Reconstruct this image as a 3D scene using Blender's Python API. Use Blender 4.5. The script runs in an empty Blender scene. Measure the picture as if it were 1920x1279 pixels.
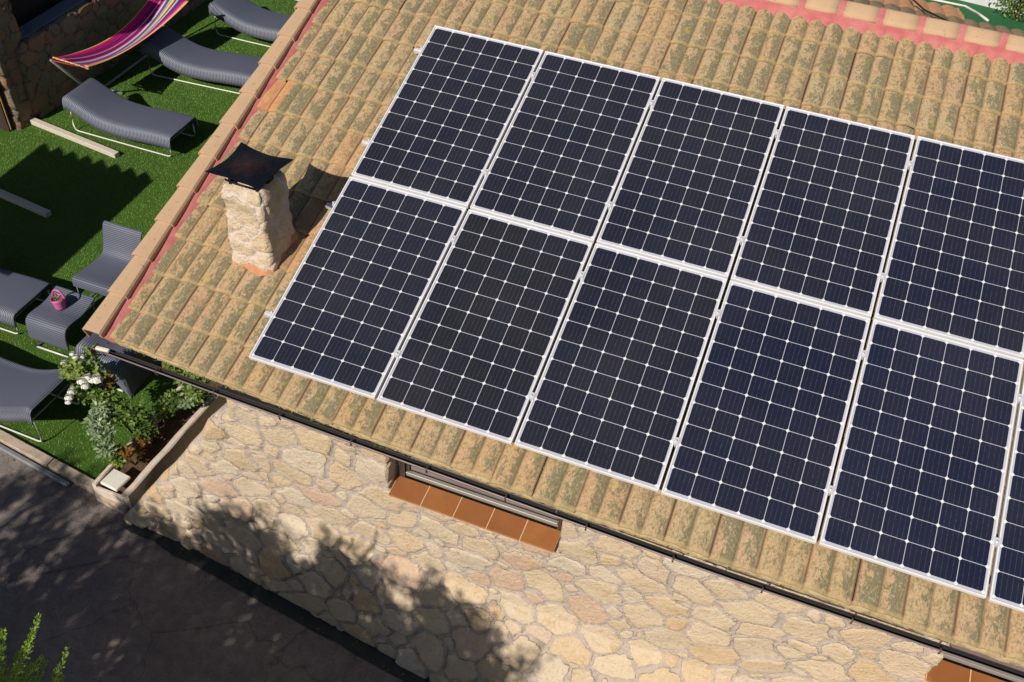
import bpy, bmesh, math, random
import numpy as np
from mathutils import Vector, Matrix, noise as mnoise
R = math.radians
random.seed(7); rng = np.random.default_rng(11)
S = bpy.context.scene
COL = S.collection

# ------------------------------------------------------------------ camera, sky, sun, exposure
# world: x along the eave, y towards the ridge, z up; z = 0 is the lower edge of the solar array
CAMPOS = (3.33387, -4.09776, 5.10798)
RW = ((0.9325003, 0.35803312, 0.0474918), (0.2812443, -0.63733918, -0.71742624), (-0.22659397, 0.68235698, -0.69501376))
cd = bpy.data.cameras.new('camera'); cam = bpy.data.objects.new('camera', cd); COL.objects.link(cam)
cm = Matrix(((RW[0][0], -RW[1][0], -RW[2][0], CAMPOS[0]),
             (RW[0][1], -RW[1][1], -RW[2][1], CAMPOS[1]),
             (RW[0][2], -RW[1][2], -RW[2][2], CAMPOS[2]), (0, 0, 0, 1)))
cam.matrix_world = cm
cd.sensor_width = 36; cd.lens = 1874.42 / 1920 * 36
cd.clip_start = .05; cd.clip_end = 500
S.camera = cam
SUN_EL, SUN_AZ = 39.0, 75.0     # elevation; direction the light travels, measured from +x
W = bpy.data.worlds.new("World"); S.world = W; W.use_nodes = True
wn = W.node_tree.nodes; wl = W.node_tree.links
sky = wn.new('ShaderNodeTexSky'); sky.sky_type = 'NISHITA'; sky.sun_disc = False
sky.sun_elevation = R(SUN_EL); sky.sun_rotation = R(195.0)
sky.air_density = 1.0; sky.dust_density = 0.6; sky.ozone_density = 1.5
wl.new(sky.outputs[0], wn['Background'].inputs[0]); wn['Background'].inputs[1].default_value = 0.05
sd = bpy.data.lights.new('sun', 'SUN'); so = bpy.data.objects.new('sun', sd); COL.objects.link(so)
sd.energy = 5.0; sd.angle = R(0.6); sd.color = (1.0, .93, .82)
sv = Vector((math.cos(R(SUN_AZ)) * math.cos(R(SUN_EL)), math.sin(R(SUN_AZ)) * math.cos(R(SUN_EL)), -math.sin(R(SUN_EL))))
so.rotation_euler = sv.to_track_quat('-Z', 'Y').to_euler(); so.location = (-3, -9, 9)
S.view_settings.view_transform = 'Standard'; S.view_settings.look = 'None'
S.view_settings.exposure = -0.1; S.view_settings.gamma = 1.0

G = -2.6                                   # ground level
PITCH = R(18); CP, SP = math.cos(PITCH), math.sin(PITCH)
def RP(u, v, h=0.0):                       # roof coordinates (along eave, up slope, off the slope) -> world
    return (u, v * CP - h * SP, v * SP + h * CP)
RV = 4.70; RIDGE_Y = RV * CP + .115 * SP; RIDGE_Z = RV * SP - .115 * CP
def BP(u, v, h=0.0):                       # the far slope, v measured down from the ridge
    return (u, RIDGE_Y + v * CP + h * SP, RIDGE_Z - v * SP + h * CP)

# ------------------------------------------------------------------ helpers
def tag(o, label=None, cat=None, group=None, kind=None):
    if label: o['label'] = label
    if cat: o['category'] = cat
    if group: o['group'] = group
    if kind: o['kind'] = kind
    return o
def empty(name, loc, label=None, cat=None, group=None, rz=0, kind=None):
    o = bpy.data.objects.new(name, None); COL.objects.link(o); o.location = loc; o.rotation_euler = (0, 0, rz)
    o.empty_display_size = .1
    return tag(o, label, cat, group, kind)
class MB:
    def __init__(s): s.v = []; s.f = []; s.uv = {}; s.mi = []; s.cur = 0; s.sm = []
    def add(s, vs, fs, smooth=False, uvs=None):
        b = len(s.v); s.v += [tuple(map(float, p)) for p in vs]
        for k, f in enumerate(fs):
            if uvs is not None: s.uv[len(s.f)] = [uvs[i] for i in f]
            s.f.append(tuple(b + i for i in f)); s.mi.append(s.cur); s.sm.append(smooth)
    def box(s, c, d, rz=0, M=None, taper=0):
        x, y, z = d[0] / 2, d[1] / 2, d[2] / 2; t = taper
        vs = [(-x, -y, -z), (x, -y, -z), (x, y, -z), (-x, y, -z), (-x + t, -y + t, z), (x - t, -y + t, z), (x - t, y - t, z), (-x + t, y - t, z)]
        ca, sa = math.cos(rz), math.sin(rz)
        vs = [(p[0] * ca - p[1] * sa + c[0], p[0] * sa + p[1] * ca + c[1], p[2] + c[2]) for p in vs]
        if M: vs = [M(*p) for p in vs]
        s.add(vs, [(0, 3, 2, 1), (4, 5, 6, 7), (0, 1, 5, 4), (1, 2, 6, 5), (2, 3, 7, 6), (3, 0, 4, 7)])
    def grid(s, fn, nu, nv, smooth=True, uv=None, wrap=False, flip=False):
        vs = []; us = []
        for j in range(nv + 1):
            for i in range(nu + (0 if wrap else 1)):
                vs.append(fn(i / nu, j / nv)); us.append(uv(i / nu, j / nv) if uv else (i / nu, j / nv))
        n = nu + (0 if wrap else 1); fs = []
        for j in range(nv):
            for i in range(nu):
                a = j * n + i; b = j * n + (i + 1) % n
                q = (a, b, b + n, a + n); fs.append(q[::-1] if flip else q)
        s.add(vs, fs, smooth, us)
    def tube(s, path, r, n=8, caps=True, r2=None):
        P = [Vector(p) for p in path]; m = len(P); rings = []
        up = Vector((0, 0, 1))
        for i in range(m):
            t = (P[min(i + 1, m - 1)] - P[max(i - 1, 0)]).normalized()
            a = t.cross(up)
            if a.length < .05: a = t.cross(Vector((1, 0, 0)))
            a.normalize(); b = t.cross(a).normalized()
            rr = r if r2 is None else r + (r2 - r) * i / max(1, m - 1)
            rings.append([P[i] + (a * math.cos(2 * math.pi * k / n) + b * math.sin(2 * math.pi * k / n)) * rr for k in range(n)])
        vs = [q for ring in rings for q in ring]; fs = []
        for i in range(m - 1):
            for k in range(n):
                fs.append((i * n + k, (i + 1) * n + k, (i + 1) * n + (k + 1) % n, i * n + (k + 1) % n))
        if caps: fs.append(tuple(range(n))); fs.append(tuple((m - 1) * n + k for k in range(n))[::-1])
        s.add(vs, fs, True)
    def build(s, name, mats, parent=None, bevel=0, recalc=True, solid=0):
        me = bpy.data.meshes.new(name)
        off = Vector((0, 0, 0))
        me.from_pydata(s.v, [], s.f); me.update()
        if not isinstance(mats, (list, tuple)): mats = [mats]
        for m in mats: me.materials.append(m)
        if len(s.v):
            me.polygons.foreach_set('material_index', s.mi); me.polygons.foreach_set('use_smooth', s.sm)
            if s.uv:
                ul = me.uv_layers.new(name='UVMap'); k = 0; fl = np.zeros((len(me.loops), 2))
                for pi, p in enumerate(s.f):
                    q = s.uv.get(pi)
                    for c in range(len(p)):
                        if q: fl[k] = q[c]
                        k += 1
                ul.data.foreach_set('uv', fl.ravel())
        if recalc or bevel:
            bm = bmesh.new(); bm.from_mesh(me)
            if bevel: bmesh.ops.bevel(bm, geom=bm.edges[:], offset=bevel, segments=1, affect='EDGES')
            if recalc: bmesh.ops.recalc_face_normals(bm, faces=bm.faces[:])
            bm.to_mesh(me); bm.free()
        o = bpy.data.objects.new(name, me); COL.objects.link(o)
        if solid:
            md = o.modifiers.new('solid', 'SOLIDIFY'); md.thickness = solid; md.offset = -1
        if parent: put(o, parent)
        return o
def put(o, parent, world=False):
    o.parent = parent
def wput(o, parent):                         # parent a mesh built in world coordinates to an unrotated thing
    root = parent; off = Vector(root.location)
    while root.parent: root = root.parent; off = off + Vector(root.location)
    for v in o.data.vertices: v.co -= off
    o.parent = parent; return o
def copy_tree(o, parent=None):
    c = o.copy(); COL.objects.link(c); c.parent = parent
    for ch in [q for q in list(COL.objects) if q.parent == o]: copy_tree(ch, c)
    return c
def nz(x, y, z=0, s=1.0): return mnoise.noise(Vector((x * s, y * s, z * s)))

# ------------------------------------------------------------------ materials
class NT:
    def __init__(s, name):
        s.m = bpy.data.materials.new(name); s.m.use_nodes = True; s.t = s.m.node_tree; s.n = s.t.nodes; s.l = s.t.links
        s.b = s.n['Principled BSDF']
    def node(s, t, **k):
        q = s.n.new(t)
        for a, v in k.items(): setattr(q, a, v)
        return q
    def lk(s, a, b): s.l.new(a, b)
    def val(s, inp, v):
        if hasattr(v, 'is_output') or isinstance(v, bpy.types.NodeSocket): s.lk(v, inp)
        else: inp.default_value = v
    def math(s, op, a, b=0.0, c=None, clamp=False):
        q = s.node('ShaderNodeMath', operation=op); q.use_clamp = clamp
        s.val(q.inputs[0], a); s.val(q.inputs[1], b)
        if c is not None: s.val(q.inputs[2], c)
        return q.outputs[0]
    def mix(s, f, a, b, bt='MIX'):
        q = s.node('ShaderNodeMix', data_type='RGBA', blend_type=bt)
        s.val(q.inputs[0], f)
        for i, v in ((6, a), (7, b)):
            if isinstance(v, (tuple, list)): q.inputs[i].default_value = (*v[:3], 1)
            else: s.lk(v, q.inputs[i])
        return q.outputs[2]
    def ramp(s, f, pts, interp='LINEAR'):
        q = s.node('ShaderNodeValToRGB'); q.color_ramp.interpolation = interp
        e = q.color_ramp.elements
        while len(e) < len(pts): e.new(.5)
        for i, (p, c) in enumerate(pts):
            e[i].position = p; e[i].color = (*c[:3], 1) if isinstance(c, (tuple, list)) else (c, c, c, 1)
        s.lk(f, q.inputs[0]); return q.outputs[0]
    def noise(s, vec, scale, detail=4, rough=.55, dist=0.0, dim='3D'):
        q = s.node('ShaderNodeTexNoise', noise_dimensions=dim)
        q.inputs['Scale'].default_value = scale; q.inputs['Detail'].default_value = detail
        q.inputs['Roughness'].default_value = rough; q.inputs['Distortion'].default_value = dist
        if vec is not None: s.lk(vec, q.inputs['Vector'])
        return q.outputs[0]
    def vor(s, vec, scale, feat='F1', rnd=1.0):
        q = s.node('ShaderNodeTexVoronoi', feature=feat); q.inputs['Scale'].default_value = scale
        q.inputs['Randomness'].default_value = rnd
        if vec is not None: s.lk(vec, q.inputs['Vector'])
        return q
    def geo(s): return s.node('ShaderNodeNewGeometry').outputs['Position']
    def obj(s): return s.node('ShaderNodeTexCoord').outputs['Object']
    def uv(s): return s.node('ShaderNodeTexCoord').outputs['UV']
    def mapv(s, vec, scale=(1, 1, 1), loc=(0, 0, 0), rot=(0, 0, 0)):
        q = s.node('ShaderNodeMapping'); s.lk(vec, q.inputs[0])
        q.inputs['Scale'].default_value = scale; q.inputs['Location'].default_value = loc; q.inputs['Rotation'].default_value = rot
        return q.outputs[0]
    def sep(s, vec):
        q = s.node('ShaderNodeSeparateXYZ'); s.lk(vec, q.inputs[0]); return q.outputs
    def comb(s, x, y, z=0.0):
        q = s.node('ShaderNodeCombineXYZ'); s.val(q.inputs[0], x); s.val(q.inputs[1], y); s.val(q.inputs[2], z); return q.outputs[0]
    def attr(s, name):
        q = s.node('ShaderNodeAttribute'); q.attribute_name = name; return q
    def bump(s, h, strength=.5, dist=.01):
        q = s.node('ShaderNodeBump'); q.inputs['Strength'].default_value = strength; q.inputs['Distance'].default_value = dist
        s.lk(h, q.inputs['Height']); s.lk(q.outputs[0], s.b.inputs['Normal'])
    def out(s, col=None, rough=.8, metal=0, spec=None):
        if col is not None:
            if isinstance(col, (tuple, list)): s.b.inputs['Base Color'].default_value = (*col[:3], 1)
            else: s.lk(col, s.b.inputs['Base Color'])
        s.val(s.b.inputs['Roughness'], rough); s.val(s.b.inputs['Metallic'], metal)
        if spec is not None: s.b.inputs['Specular IOR Level'].default_value = spec
        return s.m
def plain(name, col, rough=.7, metal=0, var=.15, scale=25, bump=.2, spec=None):
    t = NT(name); p = t.geo(); n = t.noise(p, scale, 5)
    c = t.mix(t.ramp(n, [(.3, 0), (.7, 1)]), tuple(x * (1 - var) for x in col), tuple(min(1, x * (1 + var)) for x in col))
    if bump: t.bump(t.noise(p, scale * 4, 3), bump, .004)
    return t.out(c, rough, metal, spec)

def mat_tile(name, moss=1.0, base=(.46, .34, .195), grey=False):
    t = NT(name); p = t.geo(); u = t.sep(t.uv()); tc = t.attr('tilecol'); tr = t.sep(tc.outputs['Color'])
    st = t.mapv(p, (1, .55, .8))
    off = t.node('ShaderNodeVectorMath', operation='ADD'); t.lk(st, off.inputs[0])
    sc = t.node('ShaderNodeVectorMath', operation='SCALE'); t.lk(tc.outputs['Color'], sc.inputs[0]); sc.inputs['Scale'].default_value = 3.0
    t.lk(sc.outputs[0], off.inputs[1]); pv = off.outputs[0]
    n1 = t.noise(pv, 26, 5, .62, .3); n2 = t.noise(pv, 60, 4, .6, .6); nb = t.noise(p, 3.2, 4, .6); nm = t.noise(pv, 13, 5, .68, .5)
    # base clay, differing from tile to tile
    b1 = t.mix(tr[0], base, tuple(x * y for x, y in zip(base, (1.12, .92, .82))))
    b1 = t.mix(t.math('MULTIPLY', t.ramp(tr[1], [(.5, 0), (.9, 1)]), .55), b1, (.47, .295, .195))
    b1 = t.mix(t.math('MULTIPLY', t.ramp(n1, [(.35, 1), (.5, 0)]), .55), b1, (.50, .38, .23))
    # green grey moss, favouring one flank of each roll
    roll = t.math('FRACT', t.math('MULTIPLY', u[0], 2.0))
    flank = t.math('SUBTRACT', t.math('MULTIPLY', t.math('SUBTRACT', roll, .42), 0.34), 0.0)
    mk = t.math('ADD', t.math('ADD', nm, flank), t.math('MULTIPLY', t.math('SUBTRACT', nb, .5), .22))
    mk = t.math('ADD', mk, t.math('MULTIPLY', t.math('SUBTRACT', tr[2], .5), .24))
    m1 = t.ramp(t.math('ADD', mk, t.math('MULTIPLY', t.math('SUBTRACT', n2, .5), .34)), [(.535, 0), (.575, 1)])
    mossc = t.mix(t.ramp(n2, [(.4, 0), (.6, 1)]), (.195, .190, .110), (.145, .155, .095))
    c = t.mix(t.math('MULTIPLY', m1, .84 * moss), b1, mossc)
    # camouflage specks of darker growth
    mk2 = t.math('ADD', n1, t.math('MULTIPLY', flank, .35))
    m2 = t.ramp(t.math('ADD', mk2, t.math('MULTIPLY', t.math('SUBTRACT', n2, .5), .5)), [(.535, 0), (.565, 1)])
    c = t.mix(t.math('MULTIPLY', m2, .60 * moss), c, (.25, .205, .115))
    m3 = t.ramp(n2, [(.565, 0), (.60, 1)])
    c = t.mix(t.math('MULTIPLY', m3, .5), c, (.21, .14, .075))
    n5 = t.noise(t.mapv(pv, (1, 1, 1), (4, 2, 7)), 95, 4, .65, .4)
    c = t.mix(t.math('MULTIPLY', t.ramp(n5, [(.55, 0), (.58, 1)]), .48), c, (.19, .15, .085))
    c = t.mix(t.math('MULTIPLY', t.ramp(n5, [(.39, 1), (.43, 0)]), .42), c, (.60, .47, .30))
    m3b = t.ramp(t.noise(pv, 45, 3, .6, .8), [(.60, 0), (.64, 1)])
    c = t.mix(t.math('MULTIPLY', m3b, .45), c, (.56, .44, .27))
    m4 = t.ramp(t.noise(pv, 14, 3), [(.66, 0), (.69, 1)])
    c = t.mix(t.math('MULTIPLY', m4, .6), c, (.46, .36, .07))
    # dirt in the joints, dirt with painted shadow in the valleys, paler lower edges
    e = t.math('PINGPONG', u[0], .5)
    jn = t.ramp(e, [(.0, 1), (.014, 1), (.03, 0)])
    c = t.mix(t.math('MULTIPLY', jn, .88), c, (.15, .060, .035))
    c = t.mix(t.math('MULTIPLY', t.ramp(e, [(.03, 0), (.04, 1), (.055, 1), (.07, 0)]), .45), c, (.45, .25, .14))
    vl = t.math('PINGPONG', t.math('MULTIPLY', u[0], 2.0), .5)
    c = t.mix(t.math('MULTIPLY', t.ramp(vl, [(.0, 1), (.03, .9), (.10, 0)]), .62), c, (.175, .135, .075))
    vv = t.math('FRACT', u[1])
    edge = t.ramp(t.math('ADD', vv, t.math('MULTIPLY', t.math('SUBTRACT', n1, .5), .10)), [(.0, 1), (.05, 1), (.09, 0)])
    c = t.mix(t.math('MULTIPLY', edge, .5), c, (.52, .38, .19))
    pat = t.attr('patch').outputs['Fac']
    c = t.mix(t.math('MULTIPLY', pat, .92), c, t.mix(t.ramp(n1, [(.4, 0), (.6, 1)]), (.66, .33, .15), (.60, .25, .11)))
    if grey: c = t.mix(.45, c, (.24, .19, .12))
    t.bump(t.math('ADD', n1, t.math('MULTIPLY', n2, .6)), .55, .006)
    return t.out(c, .92, 0, .2)

def mat_stone(name, light=1.0, red=0.0, mort=1.0):
    t = NT(name); p = t.geo(); ca = t.attr('stone'); q = t.sep(ca.outputs['Color'])   # r,g random per stone, b mortar mask
    n1 = t.noise(p, 9, 6, .62); n2 = t.noise(p, 38, 6, .65, .3); n3 = t.noise(p, 110, 3, .6)
    L = light
    a = t.ramp(q[0], [(0, (.68 * L, .53 * L, .37 * L)), (.30, (.70 * L, .56 * L, .40 * L)), (.46, (.64 * L, .45 * L, .25 * L)), (.58, (.70 * L, .60 * L, .48 * L)), (.74, (.63 * L, .49 * L, .33 * L)), (.86, (.68 * L, .56 * L, .44 * L)), (.95, (.62 * L, .42 * L, .30 * L)), (1, (.62 * L, .44 * L, .33 * L))])
    a = t.mix(t.math('MULTIPLY', t.ramp(n1, [(.52, 0), (.70, 1)]), t.math('ADD', .12, t.math('MULTIPLY', q[1], .75))), a, (.56 * L, .36 * L, .16 * L))
    a = t.mix(t.math('MULTIPLY', t.ramp(n2, [(.35, 1), (.52, 0)]), .45), a, (.70 * L, .60 * L, .45 * L))
    a = t.mix(t.math('MULTIPLY', t.ramp(n2, [(.58, 0), (.70, 1)]), .55), a, (.36 * L, .25 * L, .14 * L))
    a = t.mix(t.math('MULTIPLY', t.ramp(n3, [(.62, 0), (.70, 1)]), .35), a, (.22 * L, .16 * L, .10 * L))
    if red: a = t.mix(t.math('MULTIPLY', t.ramp(q[1], [(.45, 0), (.6, 1)]), red), a, (.50, .20, .12))
    mor = t.mix(t.ramp(n2, [(.3, 0), (.7, 1)]), (.47 * L * mort, .385 * L * mort, .32 * L * mort), (.58 * L * mort, .48 * L * mort, .41 * L * mort))
    mk = t.ramp(t.math('ADD', q[2], t.math('MULTIPLY', t.math('SUBTRACT', n2, .5), .35)), [(.42, 0), (.58, 1)])
    c = t.mix(mk, mor, a)
    big = t.noise(p, .9, 4)
    c = t.mix(t.math('MULTIPLY', t.ramp(big, [(.45, 0), (.68, 1)]), .22), c, (.66 * L, .56 * L, .46 * L))
    crack_shade = t.ramp(t.math('ADD', q[2], t.math('MULTIPLY', t.math('SUBTRACT', n1, .5), 1.1)), [(.28, 0), (.38, 1), (.46, 1), (.54, 0)])
    gate = t.ramp(t.noise(p, 4.5, 4, .6, .5), [(.46, 0), (.54, 1)])
    c = t.mix(t.math('MULTIPLY', t.math('MULTIPLY', crack_shade, gate), .6), c, (.13 * L, .085 * L, .055 * L))  # cracks along the stones, with gap shadow painted into the colour
    pit = t.ramp(t.noise(p, 26, 5, .7, 1.2), [(.64, 0), (.69, 1)])
    c = t.mix(t.math('MULTIPLY', t.math('MULTIPLY', pit, q[2]), .7), c, (.20 * L, .14 * L, .08 * L))
    t.bump(t.math('ADD', t.math('ADD', n2, t.math('MULTIPLY', n3, .5)), t.math('MULTIPLY', n1, 1.2)), .9, .02)
    return t.out(c, .93, 0, .2)

M = {}
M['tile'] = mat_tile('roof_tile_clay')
M['tile_far'] = mat_tile('roof_tile_far', base=(.44, .30, .17), grey=True)
M['stone'] = mat_stone('rubble_stone')
M['stone_pale'] = mat_stone('chimney_stone', 1.06, mort=1.3)
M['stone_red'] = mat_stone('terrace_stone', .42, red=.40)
def _cap():
    t = NT('clay_cap'); p = t.geo(); n = t.noise(p, 8, 4); n2 = t.noise(p, 55, 4, .6, .4); n3 = t.noise(p, 17, 4)
    c = t.mix(t.ramp(n, [(.3, 0), (.7, 1)]), (.49, .33, .21), (.53, .355, .22))
    c = t.mix(t.math('MULTIPLY', t.ramp(n2, [(.62, 0), (.67, 1)]), .6), c, (.26, .17, .09))
    c = t.mix(t.math('MULTIPLY', t.ramp(n3, [(.66, 0), (.70, 1)]), .65), c, (.25, .22, .10))
    t.bump(n2, .3, .004); return t.out(c, .9, 0, .2)
M['cap'] = _cap()
def _mortar():
    t = NT('pink_mortar'); p = t.geo(); n = t.noise(p, 7, 5); n2 = t.noise(p, 45, 4)
    c = t.mix(t.ramp(n, [(.35, 0), (.65, 1)]), (.47, .125, .125), (.52, .19, .175))
    c = t.mix(t.math('MULTIPLY', t.ramp(n2, [(.55, 0), (.7, 1)]), .4), c, (.40, .09, .09))
    t.bump(n2, .5, .006); return t.out(c, .9, 0, .2)
M['mortar'] = _mortar()
M['flash'] = plain('orange_mortar', (.52, .235, .125), .9, var=.2, scale=18)
def _fillet():
    t = NT('eave_cement'); p = t.geo(); n = t.noise(p, 14, 6, .65, .4); n2 = t.noise(p, 50, 4)
    c = t.mix(t.ramp(n, [(.35, 0), (.65, 1)]), (.34, .26, .14), (.50, .38, .22))
    c = t.mix(t.math('MULTIPLY', t.ramp(n2, [(.58, 0), (.66, 1)]), .6), c, (.14, .12, .05))
    t.bump(n, .8, .012); return t.out(c, .95, 0, .1)
M['fillet'] = _fillet()
M['soffit'] = plain('soffit_wood', (.10, .06, .04), .8)
M['gutter'] = plain('brown_gutter', (.085, .055, .055), .38, .0, var=.1, scale=9, bump=.05, spec=.5)
M['lip_glint'] = plain('gutter_lip', (.20, .155, .155), .35, .0, var=.1, scale=9, bump=.02, spec=.6)  # paler than the gutter: the highlight is put into the colour
M['gutter_shade'] = plain('gutter_inside_shade', (.008, .007, .006), .8)  # near-black colour stands in for the shade inside the gutter
M['alu'] = plain('anodised_aluminium', (.78, .78, .79), .45, .12, var=.04, scale=6, bump=.03)
M['rail_alu'] = plain('rail_aluminium', (.70, .70, .72), .4, .3, var=.05, bump=.03)
M['red'] = plain('red_plastic', (.45, .03, .02), .5)
M['blue'] = plain('blue_plastic', (.02, .10, .22), .5)
M['black'] = plain('black_cable', (.015, .015, .018), .5)
def _panel():
    t = NT('solar_cells'); u = t.sep(t.uv()); fx = t.math('FRACT', u[0]); fy = t.math('FRACT', u[1])
    oi = t.node('ShaderNodeObjectInfo').outputs['Random']
    ex = t.math('PINGPONG', u[0], .5); ey = t.math('PINGPONG', u[1], .5)
    line = t.math('LESS_THAN', t.math('MINIMUM', ex, ey), .0125)
    corner = t.math('LESS_THAN', t.math('ADD', ex, ey), .088)
    inx = t.math('MULTIPLY', t.math('GREATER_THAN', u[0], 0.0), t.math('LESS_THAN', u[0], 6.0))
    iny = t.math('MULTIPLY', t.math('GREATER_THAN', u[1], 0.0), t.math('LESS_THAN', u[1], 10.0))
    cell = t.math('MULTIPLY', t.math('MULTIPLY', inx, iny), t.math('SUBTRACT', 1.0, t.math('MAXIMUM', line, corner)))
    wnz = t.node('ShaderNodeTexWhiteNoise', noise_dimensions='3D')
    t.lk(t.comb(t.math('FLOOR', u[0]), t.math('FLOOR', u[1]), t.math('MULTIPLY', oi, 37.0)), wnz.inputs['Vector'])
    cc = t.ramp(wnz.outputs['Value'], [(0, (.014, .014, .022)), (.35, (.015, .015, .026)), (.7, (.014, .015, .029)), (.9, (.013, .015, .033)), (1, (.016, .016, .021))])
    ocol = t.sep(t.node('ShaderNodeObjectInfo').outputs['Color'])
    cc = t.mix(ocol[0], t.mix(.6, cc, (.019, .019, .022)), t.mix(.55, cc, (.010, .016, .046)))  # blue shift per panel: part cell colour, part painted sky reflection
    # five thin busbars per cell, faintly broken up by noise
    bb = t.math('PINGPONG', t.math('ADD', t.math('MULTIPLY', fx, 5.0), .5), .5)
    bbm = t.math('GREATER_THAN', bb, .462)
    bn = t.noise(t.comb(t.math('MULTIPLY', u[0], 12.0), t.math('MULTIPLY', u[1], 3.5), oi), 2.0, 3)
    cc = t.mix(t.math('MULTIPLY', bbm, t.ramp(bn, [(.40, .05), (.78, .30)])), cc, (.32, .33, .38))
    fing = t.noise(t.comb(t.math('MULTIPLY', u[0], 8.0), t.math('MULTIPLY', u[1], 8.0), oi), 3.0, 4)
    cc = t.mix(t.math('MULTIPLY', t.ramp(fing, [(.62, 0), (.75, 1)]), .16), cc, (.14, .14, .17))
    dust = t.noise(t.geo(), 1.3, 4)
    c = t.mix(cell, t.mix(corner, (.50, .50, .58), (.76, .76, .78)), cc)
    c = t.mix(t.math('MULTIPLY', t.ramp(dust, [(.3, 0), (.8, 1)]), .035), c, (.45, .38, .30))
    spk = t.ramp(t.noise(t.geo(), 120, 2), [(.74, 0), (.77, 1)])
    c = t.mix(t.math('MULTIPLY', spk, .35), c, (.5, .48, .45))
    return t.out(c, t.math('ADD', .10, t.math('MULTIPLY', dust, .10)), 0, .5)
M['cells'] = _panel()
def _grass():
    t = NT('artificial_grass'); p = t.geo(); n = t.noise(p, 2.2, 5, .6); n2 = t.noise(p, 70, 5, .7, .5); n3 = t.noise(p, 220, 3, .7); n4 = t.noise(p, 9, 4)
    c = t.mix(t.ramp(n, [(.3, 0), (.7, 1)]), (.090, .20, .020), (.135, .265, .034))
    c = t.mix(t.math('MULTIPLY', t.ramp(n2, [(.35, 0), (.7, 1)]), .6), c, (.055, .135, .018))
    c = t.mix(t.math('MULTIPLY', t.ramp(n3, [(.5, 0), (.75, 1)]), .6), c, (.22, .31, .08))
    c = t.mix(t.math('MULTIPLY', t.ramp(n4, [(.6, 0), (.75, 1)]), .25), c, (.10, .18, .05))
    n6 = t.noise(p, .9, 5, .65, .6); c = t.mix(t.math('MULTIPLY', t.ramp(n6, [(.48, 0), (.62, 1)]), .35), c, (.06, .12, .02))
    c = t.mix(t.math('MULTIPLY', t.ramp(t.noise(p, 140, 2), [(.70, 0), (.74, 1)]), .5), c, (.30, .30, .12))
    t.bump(t.math('ADD', t.math('MULTIPLY', n2, .5), n3), 1.0, .03); return t.out(c, .85, 0, .15)
M['grass'] = _grass()
def _road():
    t = NT('worn_concrete_road'); p = t.geo(); n = t.noise(p, 1.6, 6, .62, .3); n2 = t.noise(p, 11, 6, .65, .3); n3 = t.noise(p, 90, 4, .65)
    c = t.mix(t.ramp(n, [(.3, 0), (.7, 1)]), (.18, .158, .152), (.29, .245, .222))
    c = t.mix(t.math('MULTIPLY', t.ramp(n2, [(.42, 0), (.62, 1)]), .5), c, (.14, .115, .11))
    c = t.mix(t.math('MULTIPLY', t.ramp(n3, [(.56, 0), (.70, 1)]), .6), c, (.46, .40, .36))
    c = t.mix(t.math('MULTIPLY', t.ramp(n3, [(.30, 1), (.44, 0)]), .5), c, (.07, .06, .06))
    v = t.vor(t.mapv(t.comb(*[t.math('ADD', a, t.math('MULTIPLY', t.noise(p, 2.5, 4), k)) for a, k in zip(t.sep(p)[:2], (.7, .5))]), (1, 1, 1)), .8, 'DISTANCE_TO_EDGE')
    c = t.mix(t.math('MULTIPLY', t.ramp(v.outputs['Distance'], [(.0, 1), (.009, 0)]), .45), c, (.04, .035, .033))
    c = t.mix(t.math('MULTIPLY', t.ramp(t.noise(p, 5, 3, .5, 1.0), [(.60, 0), (.64, 1)]), .3), c, (.33, .27, .22))
    t.bump(t.math('ADD', n3, n2), .7, .012); return t.out(c, .92, 0, .25)
M['road'] = _road()
M['drain'] = plain('dark_drain', (.035, .040, .036), .8, var=.3, scale=9, bump=.5)
M['earth'] = plain('dry_earth', (.26, .20, .13), .95, var=.3, scale=2, bump=.5)
M['soil'] = plain('planter_soil', (.10, .055, .03), .95, var=.5, scale=22, bump=1.0)
M['kerb'] = plain('kerb_concrete', (.42, .33, .255), .9, var=.22, scale=11, bump=.6)
M['plant_conc'] = plain('planter_concrete', (.64, .54, .45), .9, var=.12, scale=14, bump=.4)
M['slab'] = plain('pale_slab', (.74, .70, .63), .85, var=.05, scale=9, bump=.3)
M['beam'] = plain('weathered_beam', (.56, .50, .41), .85, var=.12, scale=30, bump=.3)
def _wick(name, masked):
    t = NT(name); u = t.sep(t.uv()); oi = t.noise(t.geo(), 7, 3)
    s = t.math('SINE', t.math('MULTIPLY', u[0], 2 * math.pi / .022)); w = t.math('SINE', t.math('MULTIPLY', u[1], 2 * math.pi / .011))
    h = t.math('ADD', t.math('MULTIPLY', s, .5), .5)
    if masked: k = t.math('ADD', .22, t.math('MULTIPLY', t.math('MAXIMUM', t.ramp(u[1], [(.19, 1), (.235, 0)]), t.ramp(u[1], [(.74, 0), (.79, 1)])), .78))
    else: k = .5
    c = t.mix(h, t.mix(k, (.075, .088, .130), (.020, .025, .046)), t.mix(k, (.090, .104, .150), (.29, .31, .39)))
    c = t.mix(t.math('MULTIPLY', t.math('ADD', t.math('MULTIPLY', w, .5), .5), .2), c, (.065, .07, .10))
    c = t.mix(t.math('MULTIPLY', t.ramp(oi, [(.4, 0), (.7, 1)]), .2), c, (.095, .10, .125))
    t.bump(t.math('ADD', h, t.math('MULTIPLY', w, .3)), .4, .005); return t.out(c, .5, 0, .4)
M['wicker_side'] = _wick('grey_wicker', True); M['wicker'] = _wick('grey_wicker_close', False)
M['steel_white'] = plain('white_painted_steel', (.70, .70, .62), .4, .1, var=.05, bump=.03)
M['steel_grey'] = plain('grey_steel', (.34, .35, .37), .45, .5, var=.1, bump=.05)
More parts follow.
